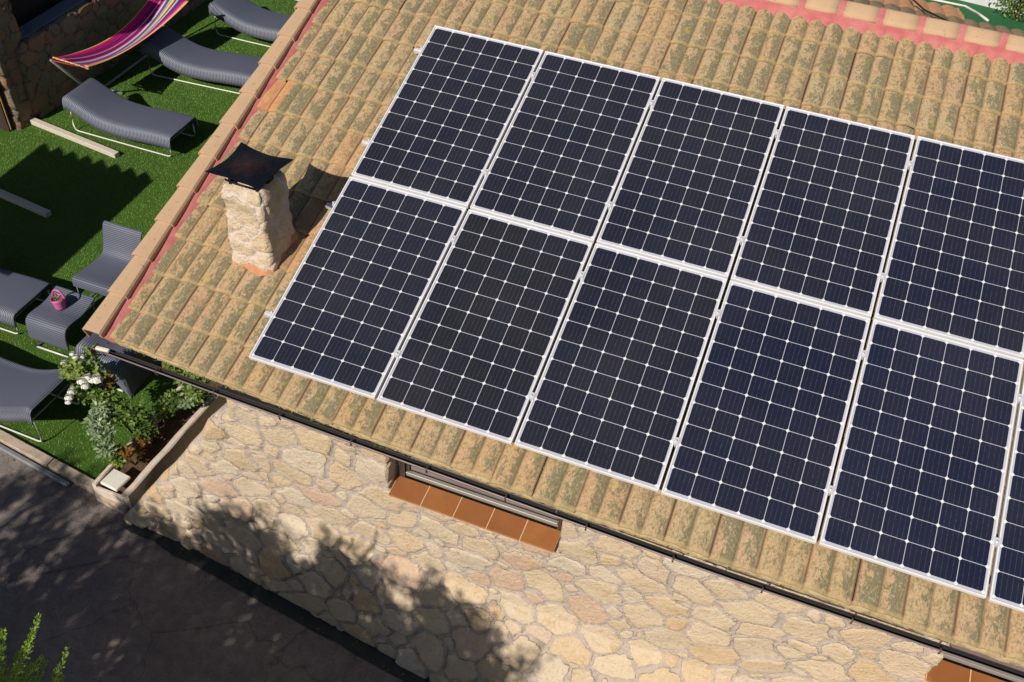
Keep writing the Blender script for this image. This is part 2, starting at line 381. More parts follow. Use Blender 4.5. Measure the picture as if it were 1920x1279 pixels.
def _ham():
    t = NT('hammock_cloth'); u = t.sep(t.uv())
    x = t.math('ADD', u[0], t.math('MULTIPLY', t.noise(t.uv(), 3, 2), .015))
    pk = (.60, .02, .20); mg = (.34, .012, .16); yl = (.75, .48, .14); bl = (.07, .12, .38); nv = (.05, .03, .16); lp = (.66, .28, .42); wh = (.66, .58, .48); ol = (.25, .18, .06); rd = (.55, .04, .07); pu = (.20, .015, .12)
    st = [yl, rd, pk, mg, pk, pu, mg, pu, lp, mg, pu, mg, lp, wh, bl, bl, nv, nv, bl, ol, yl, ol, wh, yl, ol, nv, wh, bl, nv, mg, pk, pk, lp, yl]
    lo = t.ramp(x, [(i / 32, c) for i, c in enumerate(st[:17])], 'CONSTANT')
    hi = t.ramp(x, [(min(1, .5 + i / 36), c) for i, c in enumerate(st[17:34])], 'CONSTANT')
    c = t.mix(t.math('GREATER_THAN', x, .5), lo, hi)
    t.bump(t.math('SINE', t.math('MULTIPLY', u[0], 160)), .25, .004); return t.out(c, .85, 0, .1)
M['hammock'] = _ham()
M['rope'] = plain('red_rope', (.45, .05, .07), .9, var=.3, scale=60)
M['bar_wood'] = plain('spreader_wood', (.66, .36, .14), .6, var=.1)
M['capmetal'] = None
def _capm():
    t = NT('black_cowl_metal'); p = t.obj(); ps = t.sep(p); n = t.noise(p, 14, 5, .6); n2 = t.noise(p, 60, 4)
    r2 = t.math('ADD', t.math('MULTIPLY', ps[0], ps[0]), t.math('MULTIPLY', ps[1], ps[1]))
    msk = t.math('MULTIPLY', t.ramp(t.math('ADD', t.math('MULTIPLY', r2, 16.0), t.math('MULTIPLY', n, .9)), [(.45, 1), (.85, 0)]), t.ramp(n2, [(.35, .3), (.6, 1)]))
    c = t.mix(t.math('MULTIPLY', msk, .32), (.005, .006, .010), (.10, .038, .02))
    c = t.mix(t.math('MULTIPLY', t.ramp(n2, [(.6, 0), (.7, 1)]), .25), c, (.06, .06, .07))
    t.bump(n, .3, .01); return t.out(c, .5, .0, .22)
M['capmetal'] = _capm()
def _terra():
    t = NT('terracotta_sill'); p = t.geo(); n = t.noise(p, 5, 4); n2 = t.noise(p, 40, 4)
    c = t.mix(t.ramp(n, [(.3, 0), (.7, 1)]), (.30, .105, .032), (.36, .145, .045))
    c = t.mix(t.math('MULTIPLY', t.ramp(n2, [(.5, 0), (.75, 1)]), .25), c, (.30, .09, .035))
    wz = t.node('ShaderNodeTexWhiteNoise', noise_dimensions='1D'); t.lk(t.math('FLOOR', t.math('DIVIDE', t.math('SUBTRACT', t.sep(p)[0], 1.155), .256)), wz.inputs['W'])
    c = t.mix(t.math('MULTIPLY', wz.outputs['Value'], .45), c, (.24, .085, .03))
    c = t.mix(t.math('MULTIPLY', t.ramp(t.noise(p, 13, 5, .65, .6), [(.50, 0), (.72, 1)]), .45), c, (.20, .10, .055))
    t.bump(n2, .15, .003); return t.out(c, .45, 0, .45)
M['terra'] = _terra()
M['grout'] = plain('pale_grout', (.66, .44, .27), .9, var=.1)
M['winframe'] = plain('window_frame_grey', (.30, .285, .26), .45, .3, var=.05, bump=.03)
M['winbrown'] = plain('window_frame_brown', (.055, .035, .028), .5, .1)
def _glass():
    t = NT('window_glass'); p = t.sep(t.geo()); n = t.noise(t.geo(), 3.0, 3)
    c = t.mix(t.ramp(n, [(.3, 0), (.7, 1)]), (.15, .115, .11), (.22, .17, .165))
    return t.out(c, .12, 0, .6)
M['glass'] = _glass()
def leafmat(name, c1, c2, c3, tr=.25):
    t = NT(name); at = t.sep(t.attr('leaf').outputs['Color'])
    c = t.ramp(at[0], [(0, c1), (.5, c2), (1, c3)])
    t.lk(c, t.b.inputs['Base Color']); t.b.inputs['Roughness'].default_value = .55
    td = t.node('ShaderNodeBsdfTranslucent'); mx = t.node('ShaderNodeMixShader'); mx.inputs[0].default_value = tr
    t.lk(t.mix(.35, c, (.22, .40, .03)), td.inputs[0]); t.lk(t.b.outputs[0], mx.inputs[1]); t.lk(td.outputs[0], mx.inputs[2])
    t.lk(mx.outputs[0], t.n['Material Output'].inputs[0]); return t.m
M['rose'] = leafmat('rose_leaf', (.045, .095, .020), (.15, .24, .045), (.34, .40, .10))
M['rose_grey'] = leafmat('pale_leaf', (.14, .22, .10), (.28, .37, .20), (.42, .50, .32))
M['bronze'] = leafmat('bronze_leaf', (.16, .06, .015), (.30, .13, .03), (.30, .24, .05))
M['conifer'] = leafmat('conifer_spray', (.08, .26, .03), (.20, .42, .04), (.42, .60, .08), .4)
M['darkleaf'] = leafmat('dark_leaf', (.03, .06, .015), (.05, .09, .02), (.08, .12, .03), .1)
M['blade'] = leafmat('turf_blade', (.078, .18, .020), (.11, .235, .028), (.165, .30, .055), .1)
M['stem'] = plain('woody_stem', (.13, .09, .05), .9, var=.3)
M['petal'] = plain('white_petal', (.82, .80, .74), .7, var=.03, bump=0)
M['pinkplastic'] = plain('pink_plastic', (.62, .13, .34), .4, var=.05, bump=0)
M['net'] = plain('green_turf_strip', (.012, .11, .035), .9, var=.15, scale=40)
M['white'] = plain('white_paint', (.62, .62, .62), .8, var=.08, scale=6)
M['darkwood'] = plain('dark_wood', (.035, .022, .018), .8, var=.3, scale=12)
M['grimy'] = plain('grimy_render', (.10, .08, .06), .9, var=.3, scale=12)
M['newtile'] = plain('new_terracotta', (.66, .33, .16), .85, var=.1, scale=12)
M['ledge'] = plain('slate_ledge', (.15, .17, .22), .6, var=.2)
M['paper'] = plain('white_plastic', (.70, .72, .74), .5, var=.03)

# ------------------------------------------------------------------ rubble stone surfaces (numpy)
def stonefield(U, V, size, seed=1, aspect=1.35):
    """U,V arrays of surface coordinates -> mortar mask 0..1, per-stone randoms, tilt height"""
    r = np.random.default_rng(seed)
    u0, u1, v0, v1 = U.min() - size, U.max() + size, V.min() - size, V.max() + size
    n = int((u1 - u0) * (v1 - v0) / (size * size * .60))
    cand = np.stack([r.uniform(u0, u1, n * 9), r.uniform(v0, v1, n * 9)], 1)
    rad = r.choice([.62, .36, .22], n * 9, p=[.35, .40, .25]) * size * r.uniform(.85, 1.15, n * 9)
    order = np.argsort(-rad[: n * 9]); keep = []; kr = []
    ka = np.zeros((0, 2)); krr = np.zeros(0)
    for i in order[: n * 9]:
        c = cand[i]
        if len(keep):
            d = np.hypot((ka[:, 0] - c[0]) / aspect, ka[:, 1] - c[1])
            if (d < (krr + rad[i]) * .93).any(): continue
        keep.append(c); kr.append(rad[i]); ka = np.array(keep); krr = np.array(kr)
    sd_ = ka; w = krr * .9; ns = len(sd_)
    th = r.uniform(-.7, .7, ns); st = r.uniform(1.0, 1.5, ns)
    ru = r.random(ns); rv = r.random(ns); tx = r.uniform(-1, 1, ns); ty = r.uniform(-1, 1, ns)
    # warp the lookup so outlines are irregular
    f = np.array([[nz(a, b, 3.1, 3.2 / size * .12) for a, b in zip(U.ravel(), V.ravel())], [nz(a, b, 9.7, 3.2 / size * .12) for a, b in zip(U.ravel(), V.ravel())]])
    g = np.array([[nz(a, b, 5.1, 2.2 / size) for a, b in zip(U.ravel(), V.ravel())], [nz(a, b, 7.7, 2.2 / size) for a, b in zip(U.ravel(), V.ravel())]])
    X = U.ravel() + f[0] * size * .45 + g[0] * size * .16; Y = V.ravel() + f[1] * size * .45 + g[1] * size * .16
    mask = np.empty(X.size); idx = np.empty(X.size, int); tilt = np.empty(X.size)
    cs, sn = np.cos(th), np.sin(th)
    for a in range(0, X.size, 4000):
        dx = X[a:a + 4000, None] - sd_[None, :, 0]; dy = Y[a:a + 4000, None] - sd_[None, :, 1]
        lx = (dx * cs + dy * sn) / (st * 1.12); ly = -dx * sn + dy * cs
        d = (np.abs(lx) ** 2.4 + np.abs(ly) ** 2.4) ** (1 / 2.4) - w
        p = np.argpartition(d, 1, axis=1)[:, :2]; d1 = np.take_along_axis(d, p, 1); o = np.argsort(d1, 1)
        p = np.take_along_axis(p, o, 1); d1 = np.take_along_axis(d1, o, 1)
        mask[a:a + 4000] = (d1[:, 1] - d1[:, 0]) * .5
        i1 = p[:, 0]; idx[a:a + 4000] = i1; k = np.arange(len(i1))
        tilt[a:a + 4000] = lx[k, i1] * tx[i1] + ly[k, i1] * ty[i1]
    mk = np.clip((mask - .0058) / .014, 0, 1)
    hgt = np.clip((mask - .004) / .020, 0, 1); hgt = np.sqrt(np.clip(hgt * (2 - hgt), 0, 1))
    return mk.reshape(U.shape), ru[idx].reshape(U.shape), rv[idx].reshape(U.shape), (hgt * (1 + .0 * tilt)).reshape(U.shape), tilt.reshape(U.shape)
def stone_mesh(name, P3, mk, ru, rv, faces, mat, parent=None):
    me = bpy.data.meshes.new(name); me.from_pydata([tuple(p) for p in P3], [], faces); me.update()
    me.materials.append(mat); me.polygons.foreach_set('use_smooth', [True] * len(me.polygons))
    ca = me.color_attributes.new('stone', 'FLOAT_COLOR', 'POINT')
    ca.data.foreach_set('color', np.stack([ru, rv, mk, np.ones_like(mk)], 1).astype(np.float32).ravel())
    o = bpy.data.objects.new(name, me); COL.objects.link(o)
    if parent: wput(o, parent)
    return o

# ------------------------------------------------------------------ setting: ground, road, lawn
def sheet(name, pts, z, mat, cuts=0):
    m = MB(); m.add([(x, y, z) for x, y in pts], [tuple(range(len(pts)))]); o = m.build(name, mat, recalc=False); tag(o, kind='structure'); return o
sheet('ground', [(-90, -90), (90, -90), (90, 120), (-90, 120)], G - .05, M['earth'])
def ey(x): return -.07 - .128 * (x + 1.62)                    # the line where the road meets the house wall and kerb
m = MB()
def rdf(a, b):
    x = -30 + a * 70; y0 = ey(x); y = y0 - .0 - b * 3.9
    return (x, y, G - .035 + .006 * nz(x, y, 0, 1.3))
m.grid(rdf, 200, 20, True); o = m.build('road', M['road']); tag(o, kind='structure')
sheet('lawn', [(-9.5, ey(-9.5) + .1), (-1.60, ey(-1.6) + .1), (-1.60, 2.0), (-.5, 2.0), (-.5, 20), (-9.5, 20)], G, M['grass'])
m = MB()
m.grid(lambda a, b: (-1.6 + a * 10, ey(-1.6 + a * 10) - .008 - .13 * b * (1 + .25 * nz(a * 40, b)), G - .031 + .004 * b), 80, 2)
o = m.build('drain_channel', M['drain']); tag(o, kind='structure')

# kerb along the lawn edge
def kerbpiece(x0, x1, name, label):
    root = empty(name, ((x0 + x1) / 2, ey((x0 + x1) / 2), G), label, 'kerb', 'kerb stones edging the lawn')
    mm = MB(); n = 24
    rz = math.atan(-.128)
    L = (x1 - x0) / math.cos(rz)
    def kf(a, b):
        prof = [(0, -.04), (0, .028), (.008, .036), (.09, .04), (.1, .03), (.1, -.04)]
        py, pz = prof[round(b * 5)]
        s = (a - .5) * L
        return (s * math.cos(rz) - py * math.sin(rz), s * math.sin(rz) + py * math.cos(rz) + .004 * nz(a * 20, b * 3), pz + .004 * nz(a * 14, b * 2, 4))
    mm.grid(kf, n, 5, False)
    o = mm.build('kerb_body', M['kerb'], root); return root
kx = [-6.2, -4.95, -3.70, -2.62, -1.99]
kl = ['concrete kerb stone at the far left end of the lawn edge', 'concrete kerb stone behind the raised grey lounger corner', 'dappled concrete kerb stone behind the grey metal bar on the road', 'shaded concrete kerb stone next to the white planter']
for i in range(2, 4): kerbpiece(kx[i - 1] + .006, kx[i] - .006, 'kerb_stone', kl[i])
kerbpiece(-2.614, -1.975, 'kerb_stone', 'short shaded concrete kerb stone that meets the foot of the planter')
# concrete step under the planter end
m = MB(); rz = math.atan(-.128)
m.box((-1.80, ey(-1.8) + .045, G + .0), (.36, .16, .10), rz)
o = m.build('concrete_step', M['kerb'], bevel=.012); tag(o, 'short beige concrete footing block under the road end of the rose planter', 'block')
m = MB(); m.box((0, 0, 0), (1.05, .045, .035)); m.box((.0, -.012, .019), (1.03, .008, .004))
o = m.build('metal_bar', M['steel_grey'], bevel=.004); o.location = (-2.83, ey(-2.83) - .05, G + .0); o.rotation_euler = (0, 0, rz - .01)
tag(o, 'flat blue-grey metal bar lying along the kerb on the road', 'metal bar')

# ------------------------------------------------------------------ house
HOUSE = empty('stone_house', (2.5, 2.3, G), 'stone house with mossy beige tiled roof, pink mortared edges and brown gutter', 'house')
XR = 8.4
YW = -.10; ZK = -1.68
W1 = (1.165, 2.445); W2 = (4.975, 6.3); ZS = -.835; 
def ztop(x):                                                    # sloped left end of the wall
    pts = [(-1.66, -2.66), (-1.5, -2.43), (-1.07, -1.79), (-.69, -1.25), (-.41, -.76), (-.25, -.62), (-.19, -.58)]
    if x >= -.19: return 0.0
    for (a, za), (b, zb) in zip(pts, pts[1:]):
        if x <= b: return za + (zb - za) * max(0, (x - a)) / (b - a)
    return 0
dx = .017
xs = np.arange(-1.655, XR - .4, dx); zs = np.arange(G - .06, -.30, dx); UU, VV = np.meshgrid(xs, zs)
zt = np.array([ztop(x) + .05 * nz(x, 0, 0, 5) for x in xs]); zb0, zt0 = zs[0], zs[-1]
jt = np.full(len(xs), len(zs) - 1)
for i, x in enumerate(xs):                                       # the left end slopes down to the kerb: snap one row to the slope
    if x < -.19:
        jt[i] = int(np.clip(round((zt[i] - zb0) / dx), 1, len(zs) - 1)); VV[jt[i], i] = max(zt[i], zb0 + .01)
mk, ru, rv, hg, tl = stonefield(UU, VV, .168, 5)
pos = np.empty((*UU.shape, 3)); 
for j in range(UU.shape[0]):
    for i in range(UU.shape[1]):
        x, z = UU[j, i], VV[j, i]
        zk = ZK + .05 * nz(x, 0, 2, 1.7) + (.0 if x > .2 else .10 * (x - .2))
        y = YW
        k = max(0.0, min(1.0, (zk - z) / (zk - G)))
        yb = min(ey(x) + .015, YW - .02)
        y = YW + (yb - YW) * (k ** .8) 
        if k > 0: y -= .03 * math.exp(-((k - .03) / .09) ** 2) * (0 if x < .1 else 1)
        y += .022 * nz(x, z, 1, 1.6) + .012 * nz(x, z, 6, 5)
        pos[j, i] = (x, y, z)
relief = .017 + .014 * np.clip((ZK + .15 - VV) / .3, 0, 1)
pos[:, :, 1] -= hg * relief * (.6 + .9 * rv) + .09 * tl * mk
for i, x in enumerate(xs):                                       # round the sloped end back
    if x < -.19:
        d = zt[i] - VV[:, i]
        sel = d < .10
        pos[:, i, 1] += np.where(sel, (.10 - np.clip(d, 0, .1)) ** 2 * 6, 0)
jag1 = [.022 * nz(z, 0, 3, 6) + .004 * nz(z, 4, 3, 21) for z in zs]
faces = []; nX = len(xs); used = np.zeros(UU.size, bool)
for j in range(len(zs) - 1):
    for i in range(nX - 1):
        x, z = xs[i] + dx / 2, zs[j] + dx / 2
        if j + 1 > min(jt[i], jt[i + 1]): continue
        if z > ZS and ((W1[0] - .03 + jag1[j] < x < W1[1] + .02 + jag1[j]) or (W2[0] + .01 + jag1[j] < x < W2[1])): continue
        a = j * nX + i; faces.append((a, a + 1, a + nX + 1, a + nX))
for i in range(nX - 1):
    a, b = jt[i], jt[i + 1]
    if a < b: faces += [(a * nX + i, k * nX + i + 1, (k + 1) * nX + i + 1) for k in range(a, b)]
    elif b < a: faces += [(k * nX + i, b * nX + i + 1, (k + 1) * nX + i) for k in range(b, a)]
# give every open edge of the rubble face a return into the wall
cnt = {}
for f in faces:
    for a, b in zip(f, f[1:] + f[:1]):
        k_ = (min(a, b), max(a, b)); cnt[k_] = None if k_ in cnt else (a, b)
P0 = pos.reshape(-1, 3); extra = []; ei = {}; ef = []
def back(i):
    if i not in ei: ei[i] = len(P0) + len(extra); x, y, z = P0[i]; extra.append((x + (.02 if x < -.19 else 0), y + .22, z - (.03 if x < -.19 else 0)))
    return ei[i]
for e in cnt.values():
    if e is None: continue
    a, b = e; ef.append((b, a, back(a), back(b)))
src = list(ei.keys()); cat_ = lambda q: np.concatenate([q.ravel(), q.ravel()[src]])
wall = stone_mesh('wall', np.vstack([P0, np.array(extra)]), cat_(mk), cat_(ru), cat_(rv), faces + ef, M['stone'], HOUSE)
# gable side wall, rear walls and the rough sloping end behind the front face
m = MB()
m.box((-.10, 2.15, (G + .1) / 2 - .15), (.14, 4.0, -G - .1)); m.box((XR - .5, 2.4, -1.3), (.2, 4.6, 2.6)); m.box((3.9, 8.2, -1.6), (8.2, .2, 2.0))
o = m.build('side_wall', M['grimy']); wput(o, HOUSE)
# sill, windows
def window(x0, x1, ntile, zsill=-.775):
    f = MB(); yb = .035
    zt_, zb = -.18, zsill + .005
    f.box(((x0 + x1) / 2, yb + .01, zb + .012), (x1 - x0 - .05, .04, .024)); f.box(((x0 + x1) / 2, yb - .004, zb + .040), (x1 - x0 - .10, .030, .020))
    f.cur = 1
    for x in (x0 + .022, x1 - .022): f.box((x, yb + .015, (zb + zt_) / 2), (.044, .09, zt_ - zb))
    f.box((x0 + .060, yb + .02, (zb + zt_) / 2), (.022, .05, zt_ - zb))
    f.box(((x0 + x1) / 2, yb + .015, zt_ + .02), (x1 - x0, .09, .04))
    o = f.build('window', [M['winframe'], M['winbrown']], bevel=.002); wput(o, HOUSE)
    g = MB(); g.box(((x0 + x1) / 2, yb + .022, (zb + zt_) / 2 + .03), (x1 - x0 - .12, .008, zt_ - zb - .04))
    go = g.build('pane', M['glass']); wput(go, o)
    b = MB(); b.box(((x0 + x1) / 2, .20, -.55), (x1 - x0 + .3, .06, 1.0)); bo = b.build('dark_room_side', M['darkwood']); wput(bo, o)
    s = MB(); w = (x1 - x0 + .0) / ntile
    for k in range(ntile):
        a, b_ = x0 - .01 + k * w + .004, x0 - .01 + (k + 1) * w - .004
        yf = -.165
        s.add([(a, yf, zsill - .022), (b_, yf, zsill - .022), (b_, .01, zsill), (a, .01, zsill), (a, yf, zsill - .034), (b_, yf, zsill - .034), (b_, .01, zsill - .014), (a, .01, zsill - .014)],
              [(0, 1, 2, 3), (7, 6, 5, 4), (4, 5, 1, 0), (5, 6, 2, 1), (6, 7, 3, 2), (7, 4, 0, 3)])
    so_ = s.build('sill', M['terra'], bevel=.002); wput(so_, o)
    q = MB(); q.add([(x0 - .01, -.160, zsill - .026), (x1 - .012, -.160, zsill - .026), (x1 - .012, .012, zsill - .004), (x0 - .01, .012, zsill - .004),
                    (x0 - .01, -.160, zsill - .048), (x1 - .012, -.160, zsill - .048), (x1 - .012, .012, zsill - .04), (x0 - .01, .012, zsill - .04)],
                   [(0, 1, 2, 3), (7, 6, 5, 4), (4, 5, 1, 0), (5, 6, 2, 1), (6, 7, 3, 2), (7, 4, 0, 3)])
    qo = q.build('grout', M['grout']); wput(qo, so_) if False else wput(qo, o)
    return o
window(W1[0], W1[1], 5); window(W2[0], W2[1], 5, -.75)

# ---- roof tiles
TW, TL, U0, V0, TH = .298, .347, .165, -.230, -.145
NR_ = 10
def roll(s):                                                     # profile across one roll, s in 0..1
    return .024 * (math.sin(math.pi * min(1, max(0, s ** .88))) ** .78)
def eo(u): return .0 + .042 * max(0.0, 1.0 - u) - .035 * max(0.0, min(1.0, (u - 1.0) / 1.5))      # the eave runs a little out of square
def build_tiles(name, PF, u_lo, u_hi, rows, mat, patch=lambda u, v: 0, jit=1.0, v0=V0, direction=1):
    V = []; F = []; UV = []; TC = []; PT = []
    k0 = math.floor((u_lo - U0) / TW); k1 = math.ceil((u_hi - U0) / TW)
    NV = 5
    for r in range(rows):
        for k in range(k0, k1):
            tc = rng.random(3); dh = rng.normal(0, .0022) * jit; dv = rng.normal(0, .006) * jit; sk = rng.normal(0, .004) * jit; du = rng.normal(0, .002) * jit
            base = len(V); cols = []
            for i in range(2 * NR_ + 1):
                t = i / (2 * NR_); u = U0 + (k + t) * TW
                if u < u_lo - 1e-6: u = u_lo
                if u > u_hi: u = u_hi
                t = (u - U0) / TW - k; s = (t * 2) % 1.0 if 0 < t < 1 else 0
                prof = roll(s) + (.006 if t > .985 or t < .015 else 0)
                cols.append((u, t, prof))
            nc = len(cols)
            for j in range(-1, NV + 1):
                jj = max(j, 0); w = jj / NV
                for (u, t, prof) in cols:
                    v = v0 + (r + w) * TL + dv + sk * (t - .5) * 2
                    if r == 0 and direction > 0: v += eo(u) * (1 - w)
                    ch = (.004 * nz(u, r * 3.1, k, 30)) if jj == 0 else 0
                    h = TH + .004 + prof + .021 * (1 - w) + dh + .0025 * nz(u, v, 1, 9)
                    if jj == 0: h -= .003
                    if j == -1: h -= .018
                    if w == 1: v += .03; h -= .004
                    V.append(PF(u + du, v + ch, h)); UV.append((k + t + .0, r + w * .999)); TC.append(tc); PT.append(patch(u, v0 + (r + .5) * TL))
            for j in range(NV + 1):
                for i in range(nc - 1):
                    if cols[i + 1][0] - cols[i][0] < 1e-6: continue
                    a = base + j * nc + i; q = (a, a + 1, a + nc + 1, a + nc); F.append(q if direction > 0 else q[::-1])
    me = bpy.data.meshes.new(name); me.from_pydata(V, [], F); me.update(); me.materials.append(mat)
    me.polygons.foreach_set('use_smooth', [True] * len(me.polygons))
    li = np.zeros(len(me.loops), int); me.loops.foreach_get('vertex_index', li)
    ul = me.uv_layers.new(name='UVMap'); ul.data.foreach_set('uv', np.array(UV, dtype=np.float32)[li].ravel())
    ca = me.color_attributes.new('tilecol', 'FLOAT_COLOR', 'POINT'); tcn = np.ones((len(V), 4), np.float32); tcn[:, :3] = TC; ca.data.foreach_set('color', tcn.ravel())
    fa = me.attributes.new('patch', 'FLOAT', 'POINT'); fa.data.foreach_set('value', np.array(PT, dtype=np.float32))
    o = bpy.data.objects.new(name, me); COL.objects.link(o)
    es = o.modifiers.new('split', 'EDGE_SPLIT'); es.split_angle = R(50)
    return o
def patchf(u, v):
    if -1.12 < u < -.945 and 2.15 < v < 2.5: return .8
    if abs(u + .10) < .16 and .95 < v < 2.2: return .25
    return 0
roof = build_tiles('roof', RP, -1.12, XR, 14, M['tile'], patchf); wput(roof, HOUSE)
# solid deck under the tiles, both slopes
m = MB()
def slab(PF, u0, u1, v0, v1, h0, h1):
    m.add([PF(u, v, h) for h in (h0, h1) for u, v in ((u0, v0), (u1, v0), (u1, v1), (u0, v1))], [(3, 2, 1, 0), (4, 5, 6, 7), (0, 1, 5, 4), (1, 2, 6, 5), (2, 3, 7, 6), (3, 0, 4, 7)])
slab(RP, -1.26, XR, -.10, RV - .02, -.25, -.165); slab(BP, -1.26, XR, .05, 1.75, -.14, -.06); slab(BP, -1.2, 4.36, 1.75, 2.8, -.14, -.06)
o = m.build('roof_deck', M['soffit']); wput(o, HOUSE)
# far slope, seen at a glancing angle over the ridge
far = build_tiles('far_roof', lambda u, v, h: BP(u, 1.70 - v, h + .09), -1.2, XR, 5, M['tile_far'],
                  lambda u, v: 0, 1.4, 0.0, -1); wput(far, HOUSE)
# new terracotta row along the far eave
nt = build_tiles('new_tiles', lambda u, v, h: BP(u, 2.75 - v, h + .10), -.9, 4.36, 3, M['newtile'], lambda u, v: 0, 1.2, 0.0, -1); wput(nt, HOUSE)
m = MB(); m.tube([BP(3.6, 2.95, .0), BP(4.1, 2.93, .01), BP(4.42, 2.75, .02), BP(4.52, 2.3, .01), BP(4.58, 1.85, .0)], .012, 8)
o = m.build('far_edge_trim', M['slab']); wput(o, HOUSE)
m = MB(); m.tube([BP(3.82, 2.4, .02), BP(3.84, 2.0, .05), BP(3.95, 1.4, .02), BP(4.2, .8, .0), BP(4.5, .35, .0)], .009, 6)
o = m.build('roof_cable', M['black']); wput(o, HOUSE)

# cement fillet under the first row of tiles
m = MB()
def fil(a, b):
    u = -1.14 + a * (XR + 1.14); v = -.226 + eo(u) - .012 * b + .012 * nz(u, 0, 0, 7) + .008 * nz(u, 3, b, 26)
    s = ((u - U0) / TW * 2) % 1.0
    h = TH + roll(s) * .9 + .012 - b * (.030 + .016 * nz(u, 5, 0, 4) + roll(s)) - .01 * abs(nz(u, b * 3, 2, 18))
    v += (-.010 if 0 < b < 1 else 0) + (.03 if b == 0 else 0)
    return RP(u, v, h)
m.grid(fil, 640, 5, True); m.grid(lambda a, b: RP(-1.14 + a * (XR + 1.14), -.235 + eo(-1.14 + a * (XR + 1.14)) + b * .12, TH - .045), 12, 1)
o = m.build('eave_mortar', M['fillet']); wput(o, HOUSE)
# moss tufts and debris caught at the eave
m = MB(); random.seed(3)
for k in range(110):
    u = random.choice([random.uniform(-1.15, 1.5), random.uniform(-1.1, 7)]); v = -.262 + eo(u) + random.uniform(-.012, .02); h = -.145 + random.uniform(-.02, .01)
    for q in range(5):
        s = random.uniform(.004, .012); a = random.uniform(0, 6.28); c = Vector(RP(u, v, h)) + Vector((random.uniform(-.012, .012), random.uniform(-.01, .01), 0))
        m.add([c, c + Vector((math.cos(a) * s, math.sin(a) * s, s * .6)), c + Vector((math.cos(a + 1) * s, math.sin(a + 1) * s, s * 1.2))], [(0, 1, 2)])
mo = m.build('eave_moss', M['darkleaf'], recalc=False); mo['kind'] = 'stuff'; wput(mo, HOUSE)
ca = mo.data.color_attributes.new('leaf', 'FLOAT_COLOR', 'POINT'); ca.data.foreach_set('color', np.repeat(rng.random((len(mo.data.vertices), 1)), 4, 1).astype(np.float32).ravel())

# pink mortar at the verge and along the ridge
m = MB()
m.grid(lambda a, b: RP(-1.19 + b * .115 + .010 * nz(a * 60, b, 0) * b, -.17 + a * 4.80, -.088 - .045 * b * b + .006 * nz(a * 30, b * 3, 2)), 200, 4)
def rm(a, b):
    u = -1.2 + a * (XR + 1.2); s = ((u - U0) / TW * 2) % 1.0
    vlow = 4.46 + roll(s) * 1.8 + .015 * nz(u, 0, 0, 9)
    v = vlow + (4.76 - vlow) * b
    h = -.118 + .050 * b ** .6 + .006 * nz(u * 9, b * 4, 3)
    if b == 0: h -= .05
    return RP(u, v, h)
m.grid(rm, 560, 6)
# mortar bands between the ridge tiles
RT = .327; RX0 = 3.555
kk = range(math.floor((-1.25 - RX0) / RT), math.ceil((XR - RX0) / RT))
def ridge_arc(x, t, rr, jx=0):
    a = math.pi * (1 - t)
    pr = [(-.118, -.012), (-.112, .026), (-.085, .045), (-.022, .078), (.0, .083), (.022, .078), (.085, .045), (.112, .026), (.118, -.012)]
    q_ = (1 - t if False else t) * 8; i_ = min(7, int(q_)); f_ = q_ - i_; (y0_, z0_), (y1_, z1_) = pr[i_], pr[i_ + 1]; k_ = rr / .134
    return (x, RIDGE_Y + .02 + (y0_ + (y1_ - y0_) * f_) * k_, RIDGE_Z + (z0_ + (z1_ - z0_) * f_) * k_ + (k_ - 1) * .02)
for k in kk:
    x = RX0 + k * RT
    m.grid(lambda a, b: ridge_arc(x - .027 + .054 * a + .006 * nz(b * 9, k), -.0 + b * 1.0, .140 - .004 * abs(a - .5)), 2, 12)
o = m.build('pink_mortar', M['mortar']); wput(o, HOUSE)
for k in kk:
    x = RX0 + k * RT; q = MB(); j = random.uniform(-.004, .004)
    q.grid(lambda a, b: ridge_arc(x + .020 + a * (RT - .040), b, .134 + j + .004 * nz(a * 2, b * 3, k)), 3, 14)
    o = q.build('ridge_tile', M['cap'], solid=.014); wput(o, HOUSE)
# verge tiles: flat L-shaped pieces lapping down the gable edge
for k in range(14):
    v0 = -.170 + k * .3475; v1 = v0 + .385; q = MB(); w0 = .006; j = random.uniform(-.004, .004)
    xo0, xo1 = -1.312 - w0 + j, -1.300 + j; xi0, xi1 = -1.150 + j, -1.162 + j; h0, h1 = -.036, -.052
    drop = .13
    P_ = []
    for (v, xo, xi, h) in ((v0, xo0, xi0, h0), (v0 + .02, xo0 + .002, xi0 - .002, h0), (v1, xo1, xi1, h1)):
        P_.append([RP(xo, v, h - drop), RP(xo, v, h - .018), RP(xo + .014, v, h - .003), RP(xo + .07, v, h + .003), RP(xi - .012, v, h - .001), RP(xi, v, h - .016), RP(xi, v, h - .06)])
    n = len(P_[0]); vs = [p for r_ in P_ for p in r_]; fs = []
    for r_ in range(2):
        for i in range(n - 1): fs.append((r_ * n + i, r_ * n + i + 1, (r_ + 1) * n + i + 1, (r_ + 1) * n + i))
    q.add(vs, fs, False); o = q.build('verge_tile', M['cap'], solid=.014); wput(o, HOUSE)

